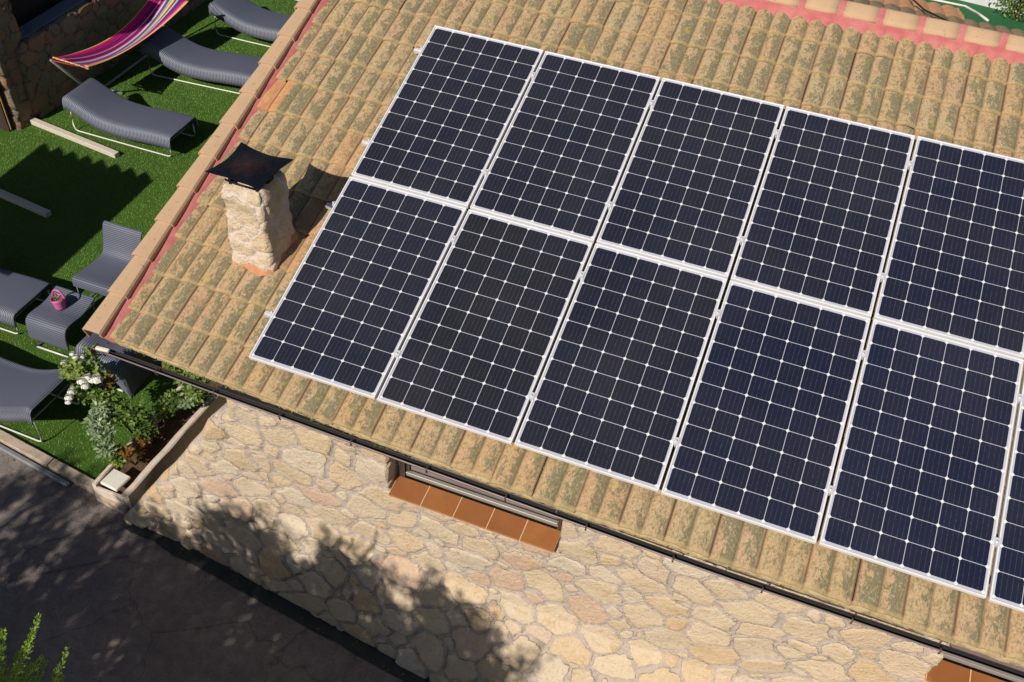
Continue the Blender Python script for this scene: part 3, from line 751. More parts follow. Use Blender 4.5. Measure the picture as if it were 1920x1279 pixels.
# gutter with brackets
gz, gr = -.222, .034
def gyf(x): return -.226 - .022 * (min(x, 3.5) + .16) * (1.25 if x < 0 else 1) + gr - .012
m = MB()
m.grid(lambda a, b: (-1.22 + a * (XR + 1.22), gyf(-1.22 + a * (XR + 1.22)) + .012 - math.cos(math.pi * b) * gr * (1 if b < .5 else .55), gz - math.sin(math.pi * b) * gr * .9 + .004 * nz(a * 6, 0)), 60, 12, True)
o = m.build('gutter', [M['gutter'], M['gutter_shade']], solid=.004); o.modifiers[0].material_offset = 1; wput(o, HOUSE); gut = o
m = MB(); m.tube([(-1.22 + i * .2, gyf(-1.22 + i * .2) + .012 - gr, gz + .003) for i in range(49)], .006, 6); o = m.build('gutter_lip', M['lip_glint']); wput(o, gut)
m = MB(); m.box((-1.222, gyf(-1.22) - .004, gz - .022), (.006, .09, .05)); o = m.build('gutter_end', M['gutter'], bevel=.002); wput(o, gut)
for x in [-1.12, -.66, -.17, .375, .94, 1.515, 2.09, 2.655, 3.24, 3.81, 4.36, 4.88, 5.44, 6.0, 6.6, 7.2]:
    gy = gyf(x); q = MB(); q.tube([(x, gy - .015, gz - .038), (x, gy - gr + .006, gz - .012), (x, gy - gr + .004, gz + .006), (x, gy - gr + .016, gz + .012), (x, gy - gr + .036, gz + .002)], .0065, 6)
    o = q.build('gutter_bracket', M['gutter']); wput(o, gut)
m = MB(); m.box((-1.12, -.20, -.185), (.11, .030, .024), .1); o = m.build('mortar_lump', M['slab'], bevel=.006); wput(o, HOUSE)

# ---- chimney
CX, CY0 = -.39, .93
CH = empty('chimney', (0, 0, 0)); CH.parent = HOUSE; CH.location = Vector((CX, CY0, .82)) - HOUSE.location
hw, hd = .168, .180; z0, z1 = -.12, .83
per = 2 * (2 * hw + 2 * hd); N = 150; NZ = 100
def perim(s):
    s = (s % 1.0) * per; a, b = 2 * hw, 2 * hd; rc = .035
    if s < a: x, y, nx, ny = -hw + s, -hd, 0, -1
    elif s < a + b: x, y, nx, ny = hw, -hd + s - a, 1, 0
    elif s < 2 * a + b: x, y, nx, ny = hw - (s - a - b), hd, 0, 1
    else: x, y, nx, ny = -hw, hd - (s - 2 * a - b), -1, 0
    # soften the corner
    cx_, cy_ = max(-hw + rc, min(hw - rc, x)), max(-hd + rc, min(hd - rc, y)); v = Vector((x - cx_, y - cy_))
    if v.length > rc * .9999: v = v.normalized() * rc
    v2 = v.normalized() if v.length > 1e-6 else Vector((nx, ny))
    return cx_ + v.x, cy_ + v.y, v2.x, v2.y
us = np.arange(N) / N; zz = np.linspace(z0, z1, NZ); UU2, VV2 = np.meshgrid(us * per, zz)
mk2, ru2, rv2, hg2, tl2 = stonefield(UU2, VV2, .17, 21, 1.2)
PP = []
for j in range(NZ):
    for i in range(N):
        x, y, nx, ny = perim(i / N); z = zz[j]
        tp = 1.0 + .05 * nz(z, 0, 0, 3); b = .026 * nz(x * 1.0, y * 1.0, z, 7) + .012 * nz(x, y, z, 20)
        d = hg2[j, i] * .009 + b * .65 + tl2[j, i] * .14 * mk2[j, i]
        if z > z1 - .06: d -= ((z - z1 + .06) / .06) ** 2 * .035
        zc = z + (.02 * nz(x, y, 5, 8) if j > NZ - 12 else 0)
        PP.append((CX + x * tp + nx * d, CY0 + y * tp + ny * d, zc))
F2 = [(j * N + i, j * N + (i + 1) % N, (j + 1) * N + (i + 1) % N, (j + 1) * N + i) for j in range(NZ - 1) for i in range(N)]
# closed top
cidx = len(PP); PP.append((CX, CY0, z1 + .01)); top = (NZ - 1) * N
F2 += [(top + i, top + (i + 1) % N, cidx) for i in range(N)]
mk2 = np.append(mk2.ravel(), .1); ru2 = np.append(ru2.ravel(), .5); rv2 = np.append(rv2.ravel(), .5)
stack = stone_mesh('stack', PP, mk2, ru2, rv2, F2, M['stone_pale'], CH)
m = MB()
def fl(a, b):
    x, y, nx, ny = perim(a); out = .0 + b * (.032 + .04 * nz(a * 9, 0, 4))
    X, Y = CX + x + nx * out, CY0 + y + ny * out
    # lies on the tiles
    v = Y / CP; u = X
    zb = (Y * math.tan(PITCH)) + (-.115 + .055 * (1 - b) + .012 * nz(a * 22, b * 2)) / CP
    return (X, Y, zb)
m.grid(fl, 90, 4, True, wrap=True); o = m.build('flashing', M['flash']); wput(o, CH)
# black metal cowl: square sheet, raised centre, upturned concave edges
m = MB(); hs = .222; zc = .955
def cowl(a, b):
    x, y = (a - .5) * 2, (b - .5) * 2
    e = max(abs(x), abs(y)); pin = 1 - .13 * (1 - min(abs(x), abs(y)) ** 2) * (e ** 3)
    z = .032 * (1 - e) ** 1.1 + .012 * abs(x * y) ** 2 + .006 * nz(x, y, 0, 2)
    return (x * hs * pin, y * hs * pin, z - .0)
m.grid(cowl, 28, 28, False); o = m.build('cowl', M['capmetal'], solid=.005); o.parent = CH; o.location = (.0, -.018, zc - .82 - .02)
o.rotation_euler = (R(-2), R(2), R(-2)); cowlo = o
for (ax, ay) in ((-.11, -.13), (.11, -.13), (.11, .12), (-.11, .12)):
    q = MB(); q.box((CX + ax, CY0 + ay, .885), (.022, .006, .13)); q.box((CX + ax * .9, CY0 + ay * .8, .845), (.05, .02, .008)); o = q.build('cowl_leg', M['capmetal']); wput(o, CH)
m = MB(); m.tube([(CX - .15, CY0 - .125, .850), (CX - .05, CY0 - .145, .855), (CX + .10, CY0 - .14, .85)], .008, 6); m.tube([(CX - .12, CY0 + .0, .835), (CX + .13, CY0 + .02, .845)], .05, 14)
o = m.build('flue_band', M['capmetal']); wput(o, CH)

# ------------------------------------------------------------------ solar array
PW, PH, PX, PVH = .992, 1.697, 1.012, 1.711
def panel_mesh():
    fr = MB(); fw = .011; t = .035
    for (cx_, cy_, dx_, dy_) in ((PW / 2, fw / 2, PW, fw), (PW / 2, PH - fw / 2, PW, fw), (fw / 2, PH / 2, fw, PH - 2 * fw), (PW - fw / 2, PH / 2, fw, PH - 2 * fw)):
        fr.box((cx_, cy_, -t / 2 + .001), (dx_, dy_, t))
    return fr
def place_on_roof(o, u, v, h=0):
    o.location = RP(u, v, h); o.rotation_euler = (PITCH, 0, 0)
cpx = .1585; cpy = (PH - .056) / 10
def make_panel():
    root = bpy.data.objects.new('solar_panel', None); COL.objects.link(root); root.empty_display_size = .1
    fo = panel_mesh().build('frame', M['alu'], root, bevel=.0012)
    g = MB(); mx = (PW - 6 * cpx) / 2; my = (PH - 10 * cpy) / 2; e = .0105
    g.add([(e, e, -.0035), (PW - e, e, -.0035), (PW - e, PH - e, -.0035), (e, PH - e, -.0035)], [(0, 1, 2, 3)],
          uvs=[((e - mx) / cpx, (e - my) / cpy), ((PW - e - mx) / cpx, (e - my) / cpy), ((PW - e - mx) / cpx, (PH - e - my) / cpy), ((e - mx) / cpx, (PH - e - my) / cpy)])
    g.build('glass', M['cells'], root, recalc=False)
    b = MB(); b.box((PW / 2, PH / 2, -.030), (PW - .024, PH - .024, .004)); b.build('backsheet', M['darkwood'], root)
    return root
proto = make_panel(); first = True
low = ['first lower-row solar panel, at the left end of the array nearest the eave', 'lower-row solar panel with the most neutral charcoal cells, second from the left end', 'lower-row solar panel above the left part of the wall window, third from the left',
       'lower-row solar panel fourth from the left, between third and fifth', 'large lower-row solar panel fifth from the left, last one wholly in view', 'lower-row solar panel cut off by the right edge of the photo']
upp = ['upper-row solar panel at the top left corner of the array beside the chimney shadow', 'upper-row solar panel second from the left', 'middle upper-row solar panel, third from the left',
       'upper-row solar panel fourth from the left, last upper one wholly in view', 'upper-row solar panel fifth from the left, cut off by the right edge of the photo']
for row, labs in ((0, low), (1, upp)):
    for k, lb in enumerate(labs):
        o = proto if first else copy_tree(proto); first = False
        place_on_roof(o, k * PX + .010, row * PVH + .005 + (0 if row == 0 else .004) + (.002 * (-1) ** k))
        for chd in o.children:
            tone = ((.55, .20, .45, .8, 1.0, 1.0), (.45, .5, .55, .65, .8))[row][k]; chd.color = (tone, tone, tone, 1)  # higher tone is bluer, with some reflected sky painted in
        tag(o, lb, 'solar panel', 'solar panels mounted in two rows on the tiled roof')
# rails with their clamps
rl = [(.391, 'lowest aluminium mounting rail under the lower panel row'), (1.425, 'upper aluminium mounting rail under the lower panel row, end in the chimney shadow'),
      (2.085, 'lower aluminium mounting rail under the upper panel row'), (3.146, 'highest aluminium mounting rail under the upper panel row')]
for v, lb in rl:
    r = bpy.data.objects.new('mounting_rail', None); COL.objects.link(r); place_on_roof(r, -.075, v, -.058); r.empty_display_size = .1
    tag(r, lb, 'rail', 'rails carrying the solar panels')
    q = MB(); L = 6.2
    q.box((L / 2, 0, 0), (L, .036, .034)); q.box((L / 2, 0, .0185), (L, .012, .003)); q.build('rail_body', M['rail_alu'], r, bevel=.001)
    q = MB(); q.box((.004, -.004, .004), (.016, .026, .026)); q.build('end_cap', M['red'], r, bevel=.003)
    q = MB(); q.box((.078, 0, .040), (.012, .04, .040)); q.tube([(.074, 0, .060), (.074, 0, .070)], .008, 8); q.build('end_clamp', M['rail_alu'], r, bevel=.001)
    for k in range(1, 6):
        q = MB(); x = .075 + k * PX
        q.box((x, -.018, .0620), (.034, .055, .005)); q.box((x, -.018, .040), (.012, .05, .042)); q.tube([(x, -.018, .062), (x, -.018, .072)], .0075, 6)
        q.build('mid_clamp', M['rail_alu'], r)
    for x in np.arange(.25, 6, 1.2):
        q = MB(); q.tube([(x, .0, -.02), (x, .0, -.09)], .007, 6); q.box((x, 0, -.028), (.05, .04, .006)); q.build('roof_hook', M['rail_alu'], r)
m = MB(); m.tube([RP(-.03, 1.435, -.055), RP(-.075, 1.45, -.05), RP(-.10, 1.44, -.055)], .007, 6); m.cur = 1; m.tube([RP(-.012, 1.44, -.05), RP(.0, 1.35, -.05), RP(.02, 1.28, -.05)], .012, 8)
o = m.build('cable_connector', [M['black'], M['blue']]); tag(o, 'small blue and black cable connector at the panel edge in the chimney shadow', 'cable')

# ------------------------------------------------------------------ wicker furniture
def strip_sheet(profile, width, skirt, name, root, rnd=.05, swap=False, fars=True):
    """profile: list of (s-axis, z) along the seat; swept over width with turned-down sides"""
    pr = [Vector((a, 0, b)) for a, b in profile]
    # resample smoothly
    pts = []
    for i in range(len(pr) - 1):
        p0 = pr[max(i - 1, 0)]; p1 = pr[i]; p2 = pr[i + 1]; p3 = pr[min(i + 2, len(pr) - 1)]
        for k in range(8):
            t = k / 8; pts.append(.5 * ((2 * p1) + (p2 - p0) * t + (2 * p0 - 5 * p1 + 4 * p2 - p3) * t * t + (3 * p1 - p0 - 3 * p2 + p3) * t ** 3))
    pts.append(pr[-1]); L = [0]
    for a, b in zip(pts, pts[1:]): L.append(L[-1] + (b - a).length)
    cs = []                                               # cross-section (offset across, drop)
    if skirt > 0: cs += [(-.012, -skirt), (-.006, -skirt * .5)]
    for k in range(5):
        a = k / 4 * math.pi / 2; cs.append((rnd * (1 - math.cos(a)) * .9, -rnd * (1 - math.sin(a)))) if skirt > 0 else None
    if skirt <= 0: cs = [(0, -.008), (.01, 0)]
    half = cs; cs = [(c, d) for c, d in half] + [(width * .5, -.004)] + [(width - c, d) for c, d in half[::-1]]
    C = [0]
    for a, b in zip(cs, cs[1:]): C.append(C[-1] + math.hypot(b[0] - a[0], b[1] - a[1]))
    mm = MB(); nC = len(cs)
    vs = []; uv = []
    for i, p in enumerate(pts):
        t = (pts[min(i + 1, len(pts) - 1)] - pts[max(i - 1, 0)]).normalized(); nrm = Vector((-t.z, 0, t.x))
        if nrm.z < 0 and abs(t.z) < .9: nrm = -nrm
        for (c, d), cl in zip(cs, C):
            q = p + nrm * d if skirt < .08 else p + Vector((0, 0, d)) * (1 if d < -rnd else 1)
            q = Vector((q.x, c, q.z))
            vs.append((q.y, q.x, q.z) if swap else tuple(q)); uv.append((L[i], cl))
    fs = [(i * nC + j, i * nC + j + 1, (i + 1) * nC + j + 1, (i + 1) * nC + j) for i in range(len(pts) - 1) for j in range(nC - 1)]
    if swap: fs = [f[::-1] for f in fs]
    mm.add(vs, fs, True, uv)
    o = mm.build(name, M['wicker_side'] if skirt > 0 and not swap else M['wicker'], root, recalc=False, solid=.012)
    return o
LW = .60
def make_lounger():
    root = bpy.data.objects.new('sun_lounger', None); COL.objects.link(root); root.empty_display_size = .1
    strip_sheet([(-.03, .50), (.03, .515), (.16, .455), (.36, .36), (.56, .305), (.85, .292), (1.15, .312), (1.40, .325), (1.60, .322)], LW, .155, 'seat', root)
    for y in (.03, LW - .03):
        q = MB(); 
        q.tube([(.03, y, .38), (.0, y, .10), (.02, y, .03), (.06, y, .012), (.5, y, .010), (1.10, y, .010), (1.50, y, .012), (1.545, y, .03), (1.555, y, .08), (1.55, y, .22)], .0095, 8)
        q.build('side_rail', M['steel_white'], root)
    q = MB(); q.tube([(1.50, .03, .20), (1.50, LW - .03, .20)], .009, 8); q.tube([(.06, .03, .30), (.06, LW - .03, .30)], .009, 8); q.tube([(.6, .03, .20), (.6, LW - .03, .20)], .009, 8)
    q.build('cross_bar', M['steel_grey'], root)
    return root
lg = 'grey wicker sun loungers on the artificial lawn'
l0 = make_lounger()
def place(o, x, y, rz, label, cat, group=None, sc=None):
    o.location = (x, y, G); o.rotation_euler = (0, 0, R(rz)); tag(o, label, cat, group)
    if sc: o.scale = sc
place(l0, -6.13, 4.88, 0, 'grey wicker sun lounger in full view beside the long pale beam', 'sun lounger', lg)
place(copy_tree(l0), -6.10, 6.56, 3.5, 'grey wicker sun lounger with its head end in shade behind the hammock', 'sun lounger', lg, (1.08, 1, 1))
place(copy_tree(l0), -5.93, 8.03, 1, 'grey wicker sun lounger farthest up the lawn in full sun, partly behind the roof edge', 'sun lounger', lg, (1.08, 1, 1))
place(copy_tree(l0), -5.65, 9.62, 1, 'grey wicker sun lounger cut off by the top edge of the photo', 'sun lounger', lg)
place(copy_tree(l0), -5.63, 1.37, 0, 'grey wicker sun lounger at the left edge with its foot end beside the table', 'sun lounger', lg)
c = copy_tree(l0); place(c, -2.83, .85, 178.5, 'grey wicker sun lounger nearest the road, its raised head end beside the white roses', 'sun lounger', lg)

def make_chair():
    root = bpy.data.objects.new('garden_chair', None); COL.objects.link(root); root.empty_display_size = .1
    strip_sheet([(-.01, .30), (.0, .385), (.05, .40), (.22, .375), (.42, .36), (.52, .385), (.57, .48), (.605, .60), (.64, .69), (.675, .71)], .50, .0, 'seat', root, swap=True)
    # turned in edges
    for x in (.015, .485):
        q = MB(); q.tube([(x, .02, .37), (x, .0, .10), (x, .02, .02), (x, .07, .010), (x, .45, .010), (x, .53, .02), (x, .55, .08), (x, .53, .38)], .0085, 8)
        q.build('side_rail', M['steel_grey'], root)
    return root
ch = make_chair(); cg = 'grey wicker armless chairs around the low table'
place(ch, -3.80, 2.06, 0, 'grey wicker armless chair with its back to the tiled roof edge', 'chair', cg)
ch2 = bpy.data.objects.new('garden_chair', None); COL.objects.link(ch2); ch2.empty_display_size = .1
strip_sheet([(-.04, .40), (-.035, .50), (.02, .525), (.12, .47), (.24, .42), (.36, .405), (.44, .36), (.475, .22), (.50, .04)], .50, .15, 'seat', ch2)
q = MB(); q.tube([(-.15, .03, .012), (.36, .03, .012)], .010, 8); q.tube([(-.15, .47, .012), (.36, .47, .012)], .010, 8); q.build('side_rail', M['steel_grey'], ch2)
q = MB(); q.tube([(.32, .03, .014), (.38, .03, .014)], .013, 8); q.build('rail_end', M['steel_white'], ch2)
q = MB()
for y in (.03, .47): q.tube([(-.15, y, .012), (-.14, y, .10), (.0, y, .36)], .0085, 8)
q.build('rear_leg', M['steel_grey'], ch2)
q = MB(); pa = [(.20, .44), (.30, .40), (.38, .385), (.44, .355), (.475, .22), (.50, .04), (.52, .0), (.44, .09), (.37, .19), (.30, .26), (.20, .30)]
for yy_ in (-.006, .506):
    q = MB(); q.add([(a, yy_, b) for a, b in pa], [tuple(range(len(pa)))], False, [(a + b * .35, .05) for a, b in pa]); q.build('side_panel', M['wicker_side'], ch2, recalc=False, solid=.010)
place(ch2, -2.95, 1.12, 0, 'grey wicker chair with ribbed side panel below the corner of the roof', 'chair', cg)

def make_table():
    root = bpy.data.objects.new('low_table', None); COL.objects.link(root); root.empty_display_size = .1
    strip_sheet([(-.03, .16), (-.025, .30), (.0, .385), (.05, .415), (.14, .412), (.25, .400), (.36, .412), (.45, .440), (.50, .455)], .49, .0, 'table_top', root, swap=True)
    for x in (.02, .47):
        q = MB(); q.tube([(x, .0, .22), (x, -.02, .03), (x, .02, .010), (x, .40, .010), (x, .45, .03), (x, .47, .42)], .0085, 8); q.build('side_rail', M['steel_grey'], root)
    q = MB(); q.tube([(.02, -.01, .012), (.47, -.01, .012)], .011, 8); q.build('foot_bar', M['steel_white'], root)
    return root
tb = make_table(); place(tb, -3.81, 1.34, 0, 'low square grey wicker table carrying a pink bucket', 'table')

# pink bucket with a plant
bk = empty('pink_bucket', (-3.585, 1.615, -2.192), 'pink plastic bucket planter with an upright loop handle, on the low table', 'planter')
m = MB(); NB = 28
m.grid(lambda a, b: ((.052 + .022 * b) * math.cos(2 * math.pi * a), (.052 + .022 * b) * math.sin(2 * math.pi * a), .13 * b + (.025 * max(0, math.cos(2 * math.pi * a + .6)) * b)), NB, 5, True, wrap=True)
m.grid(lambda a, b: (.052 * b * math.cos(2 * math.pi * a), .052 * b * math.sin(2 * math.pi * a), .004), NB, 1, True, wrap=True)
m.build('bucket_body', M['pinkplastic'], bk, solid=.005)
m = MB(); m.tube([(.075 * math.cos(t_), .02, .135 + .095 * math.sin(t_)) for t_ in np.linspace(0, math.pi, 14)], .0095, 8); m.build('handle', M['pinkplastic'], bk)
def leaf_attr(o, vals, per):
    ca = o.data.color_attributes.new('leaf', 'FLOAT_COLOR', 'POINT'); a = np.repeat(np.array(vals, dtype=np.float32), per)
    ca.data.foreach_set('color', np.stack([a, a, a, np.ones_like(a)], 1).ravel())
def leafquad(m, c, d, n, L, Wd, fold=.25):
    d = d.normalized(); s = d.cross(n)
    if s.length < .01: s = d.cross(Vector((1, 0, .3)))
    s.normalize(); u = s.cross(d).normalized()
    m.add([c, c + d * L * .45 + s * Wd * .5 + u * Wd * fold, c + d * L - u * L * .12, c + d * L * .45 - s * Wd * .5 + u * Wd * fold, c + d * L * .5], [(0, 1, 4), (1, 2, 4), (2, 3, 4), (3, 0, 4)], True)
def rv3(): 
    v = Vector((random.gauss(0, 1), random.gauss(0, 1), random.gauss(0, 1))); return v.normalized()
random.seed(5); m = MB(); vals = []
for k in range(110):
    a = random.uniform(0, 6.28); r_ = random.uniform(0, .058); c = Vector((r_ * math.cos(a), r_ * math.sin(a), .115 + random.uniform(-.01, .03)))
    leafquad(m, c, (rv3() + Vector((0, 0, .4))), Vector((0, 0, 1)), random.uniform(.014, .026), .012); vals.append(random.random() * .6 + .2)
o = m.build('foliage', M['rose'], bk, recalc=False); leaf_attr(o, vals, 5)

# ------------------------------------------------------------------ hammock on its steel stand
HM = empty('hammock', (-6.15, 6.4, G), 'magenta, blue and yellow striped hammock stretched between wooden spreader bars', 'hammock')
m = MB(); hx0, hx1 = -6.42, -5.86
A0, A1 = Vector((-6.44, 5.22, -1.74)), Vector((-5.92, 5.22, -1.77)); B0, B1 = Vector((-6.36, 7.22, -1.74)), Vector((-5.86, 7.46, -1.74))
def ham(a, b):
    p = (A0.lerp(A1, a)).lerp(B0.lerp(B1, a), b)
    sag = .16 * (1 - (2 * b - 1) ** 2); fold = .030 * math.sin(a * 9 + b * 2) * (.4 + .6 * abs(2 * b - 1)) - .09 * math.sin(math.pi * a) * (1 - (2 * b - 1) ** 2)
    pinch = (a - .5) * -.10 * (1 - (2 * b - 1) ** 2)
    return (p.x + pinch, p.y, p.z - sag + fold)
m.grid(ham, 48, 40, True, uv=lambda a, b: (a, b * 3)); o = m.build('cloth', M['hammock'], solid=.004); wput(o, HM)
T0 = Vector((-6.30, 5.02, -1.64)); T1 = Vector((-6.42, 7.85, -1.55))
for (a, b, T) in ((A0, A1, T0), (B0, B1, T1)):
    q = MB(); e = (b - a).normalized() * .02; q.tube([a - e, b + e], .014, 10); o = q.build('spreader_bar', M['bar_wood']); wput(o, HM)
    q = MB()
    for k in range(7): q.tube([a.lerp(b, k / 6), T.lerp(a.lerp(b, k / 6), .5) + Vector((0, 0, -.006)), T], .0045, 5)
    o = q.build('cord', M['rope']); wput(o, HM)
ST = empty('hammock_stand', (-6.45, 6.5, G), 'grey tubular steel stand holding up the striped hammock', 'stand')
q = MB(); q.tube([(-6.46, 5.85, G + .03), (-6.46, 6.4, G + .03), (-6.46, 7.10, G + .03)], .022, 10); o = q.build('base_tube', M['steel_grey']); wput(o, ST)
q = MB(); q.tube([(-6.46, 5.86, G + .03), (-6.44, 5.70, G + .10), tuple(T0)], .020, 10); o = q.build('arm', M['steel_grey']); wput(o, ST)
q = MB(); q.tube([(-6.46, 7.09, G + .03), (-6.40, 7.32, G + .12), tuple(T1)], .020, 10); o = q.build('arm', M['steel_grey']); wput(o, ST)
for y in (5.95, 7.08):
    q = MB(); q.tube([(-6.80, y, G + .022), (-6.12, y, G + .022)], .020, 10); o = q.build('foot_bar', M['steel_grey']); wput(o, ST)

# beams lying on the lawn
for (p, q_, lb) in (((-7.00, 4.86), (-5.22, 4.62), 'long pale wooden beam on the lawn in front of the sunny lounger'), ((-7.0, 3.46), (-5.17, 3.22), 'long wooden beam lying in the scalloped shadow on the lawn')):
    d = Vector(q_) - Vector(p); m = MB(); m.box((0, 0, .035), (d.length, .085, .07))
    o = m.build('wooden_beam', M['beam'], bevel=.006); o.location = ((p[0] + q_[0]) / 2, (p[1] + q_[1]) / 2, G); o.rotation_euler = (0, 0, math.atan2(d.y, d.x))
    tag(o, lb, 'beam', 'beams lying on the lawn')

# ------------------------------------------------------------------ terrace building at the back left
TB = empty('terrace_building', (-7.6, 7.2, G), 'shaded stone terrace building with reddish rubble wall and dark opening above it', 'building')
yy = np.arange(4.92, 13.0, .035); zw = np.arange(G - .03, -1.54, .035); U3, V3 = np.meshgrid(yy, zw)
mk3, ru3, rv3_, hg3, tl3 = stonefield(U3, V3, .17, 33, 1.1)
P3 = np.stack([-6.86 + hg3 * .03 + tl3 * .1, U3, V3], 2).reshape(-1, 3); ny_ = len(yy)
F3 = [(j * ny_ + i, j * ny_ + i + 1, (j + 1) * ny_ + i + 1, (j + 1) * ny_ + i) for j in range(len(zw) - 1) for i in range(ny_ - 1)]
o = stone_mesh('wall', P3, mk3.ravel(), ru3.ravel(), rv3_.ravel(), F3, M['stone_red'], TB); md = o.modifiers.new('solid', 'SOLIDIFY'); md.thickness = .2; md.offset = 0
yy = np.arange(4.90, 5.10, .03); yy = np.append(np.arange(4.62, 5.10, .03), 5.10); zw = np.arange(G - .03, .0, .035); U3, V3 = np.meshgrid(yy, zw)
mk3, ru3, rv3_, hg3, tl3 = stonefield(U3, V3, .17, 35, 1.1)
P3 = np.stack([-6.90 + hg3 * .03 + tl3 * .1, U3, V3], 2).reshape(-1, 3); ny_ = len(yy)
F3 = [(j * ny_ + i, j * ny_ + i + 1, (j + 1) * ny_ + i + 1, (j + 1) * ny_ + i) for j in range(len(zw) - 1) for i in range(ny_ - 1)]
o = stone_mesh('pillar', P3, mk3.ravel(), ru3.ravel(), rv3_.ravel(), F3, M['stone_red'], TB); md = o.modifiers.new('solid', 'SOLIDIFY'); md.thickness = .2; md.offset = 0
m = MB(); m.box((-6.95, 9.0, -1.53), (.24, 7.8, .03)); o = m.build('ledge', M['ledge'], bevel=.006); wput(o, TB)
m = MB(); m.box((-7.32, 9.0, -1.2), (.10, 7.8, 2.75)); m.box((-9.1, 7.5, .25), (3.5, 10, .16)); m.box((-8.2, 9.0, -1.62), (1.7, 7.8, .10)); o = m.build('porch', M['darkwood']); wput(o, TB)
m = MB(); m.box((-6.93, 4.56, -1.9), (.10, .09, 1.5)); m.box((-7.6, 4.56, -1.9), (1.3, .05, 1.5)); o = m.build('door_post', M['darkwood'], bevel=.004); wput(o, TB)
m = MB(); m.box((-6.872, 4.545, -2.2), (.010, .014, .75)); o = m.build('door_strip', M['bar_wood']); wput(o, TB)
# white garden table top glimpsed in the porch
wt = empty('white_table', (-7.05, 4.9, -1.0), 'pale plastic table top glimpsed at the top left corner of the photo', 'table')

# tiled shelter just outside the left of the picture: it throws the scalloped shadow over the lawn
SH = empty('tiled_shelter', (-6.1, .4, G), 'small tiled garden shelter beside the lawn', 'shelter')
m = MB(); sx0, sx1, sy1, sz = -7.03, -5.22, 1.60, -.33
nsc = 8; pts = []
for k in range(nsc * 8 + 1):
    x = sx0 + (sx1 - sx0) * k / (nsc * 8); f_ = (k / 8) % 1
    pts.append((x, sy1 - .17 * f_ ** 1.3 + .12))
vs = [(x, y, sz) for x, y in pts] + [(x, -.75, sz + .25) for x, y in pts]; n = len(pts)
m.add(vs, [(i, i + 1, n + i + 1, n + i) for i in range(n - 1)]); o = m.build('roof', M['tile_far'], solid=.06, recalc=False); wput(o, SH)
for (x, y) in ((-6.8, 1.2), (-5.4, 1.2), (-6.8, -.5), (-5.4, -.5)):
    m = MB(); m.box((x, y, (G + sz) / 2), (.14, .14, sz - G - .03 + (.06 if y < 0 else 0))); o = m.build('post', M['darkwood']); wput(o, SH)

# ------------------------------------------------------------------ planter trough with roses
PL = empty('planter_trough', (-1.76, .8, G), 'long narrow pale concrete planter trough at right angles to the road', 'planter')
for (x, lb, w, y1, zt2) in ((-1.965, 'left', .045, 2.2, .20), (-1.62, 'right', .07, 2.4, .215)):
    m = MB()
    def pf(a, b):
        pr = [(-.5, -.02), (-.5, zt2 - .01), (-.3, zt2), (.3, zt2), (.5, zt2 - .01), (.5, -.02)]; px, pz = pr[round(b * 5)]
        y = -.04 + a * (y1 + .04)
        return (x + px * w * (1.0 if pz > 0 or lb == 'left' else 1.7) + .006 * nz(y, b, 1, 4) + (.03 * a if lb == 'left' else .05 * y / 1.2), y, G + pz + .008 * nz(y, b, 3, 6) * (1 if pz > 0 else 0))
    m.grid(pf, 60, 5, False); m.box((x, -.04 + .002, G + zt2 / 2 - .012), (w * .96, .01, zt2)); o = m.build('trough_side', M['plant_conc']); wput(o, PL)
m = MB(); m.grid(lambda a, b: (-1.955 + a * .33, .02 + b * 2.3, G + .10 + .03 * nz(a * 3, b * 12, 2)), 12, 70, True); o = m.build('soil', M['soil']); wput(o, PL)
m = MB(); m.box((-1.80, -.035, G + .08), (.30, .03, .15)); o = m.build('end_plate', M['plant_conc'], bevel=.004); wput(o, PL)
m = MB(); m.box((0, 0, 0), (.19, .19, .035)); o = m.build('white_slab', M['slab'], bevel=.008); o.location = (-1.795, .06, G + .218); o.rotation_euler = (R(-3), R(4), R(-4)); tag(o, 'square off-white slab laid over the road end of the planter', 'slab')

def leaf_blob(m, vals, cen, rad, n, L, Wd, bright, droop=.0, compound=3):
    for k in range(n):
        d = rv3(); r_ = random.random() ** .45
        c = Vector(cen) + Vector((d.x * rad[0], d.y * rad[1], d.z * rad[2])) * r_
        ax = (d * .6 + rv3() * .7 + Vector((0, 0, .25 - droop))).normalized(); side = ax.cross(Vector((0, 0, 1)) + rv3() * .3).normalized()
        bv = min(1, max(0, bright + random.gauss(0, .18)))
        leafquad(m, c, ax, Vector((0, 0, 1)) + rv3() * .5, L * random.uniform(.7, 1.2), Wd, .2); vals.append(bv)
        for q in range(1, compound):
            s_ = 1 if q % 2 else -1; leafquad(m, c - ax * L * .35 * ((q + 1) // 2), (ax * .5 + side * s_), Vector((0, 0, 1)) + rv3() * .5, L * .8, Wd * .9, .2); vals.append(bv)
def bloom(m, c, r_):
    for k in range(44):
        a = k * 2.4; t_ = k / 44; tilt = .15 + 1.15 * t_; d = Vector((math.cos(a) * math.sin(tilt), math.sin(a) * math.sin(tilt), math.cos(tilt)))
        s = d.cross(Vector((0, 0, 1)) if abs(d.z) < .95 else Vector((1, 0, 0))).normalized(); u = s.cross(d).normalized()
        p = Vector(c) + d * r_ * (.45 + .55 * t_); w = r_ * (.20 + .30 * t_)
        m.add([p - s * w - u * w * .5, p + s * w - u * w * .5, p + s * w * .8 + u * w * .9, p + u * w * 1.25 + d * r_ * .1, p - s * w * .8 + u * w * .9], [(0, 1, 2, 3, 4)], True)
random.seed(12)
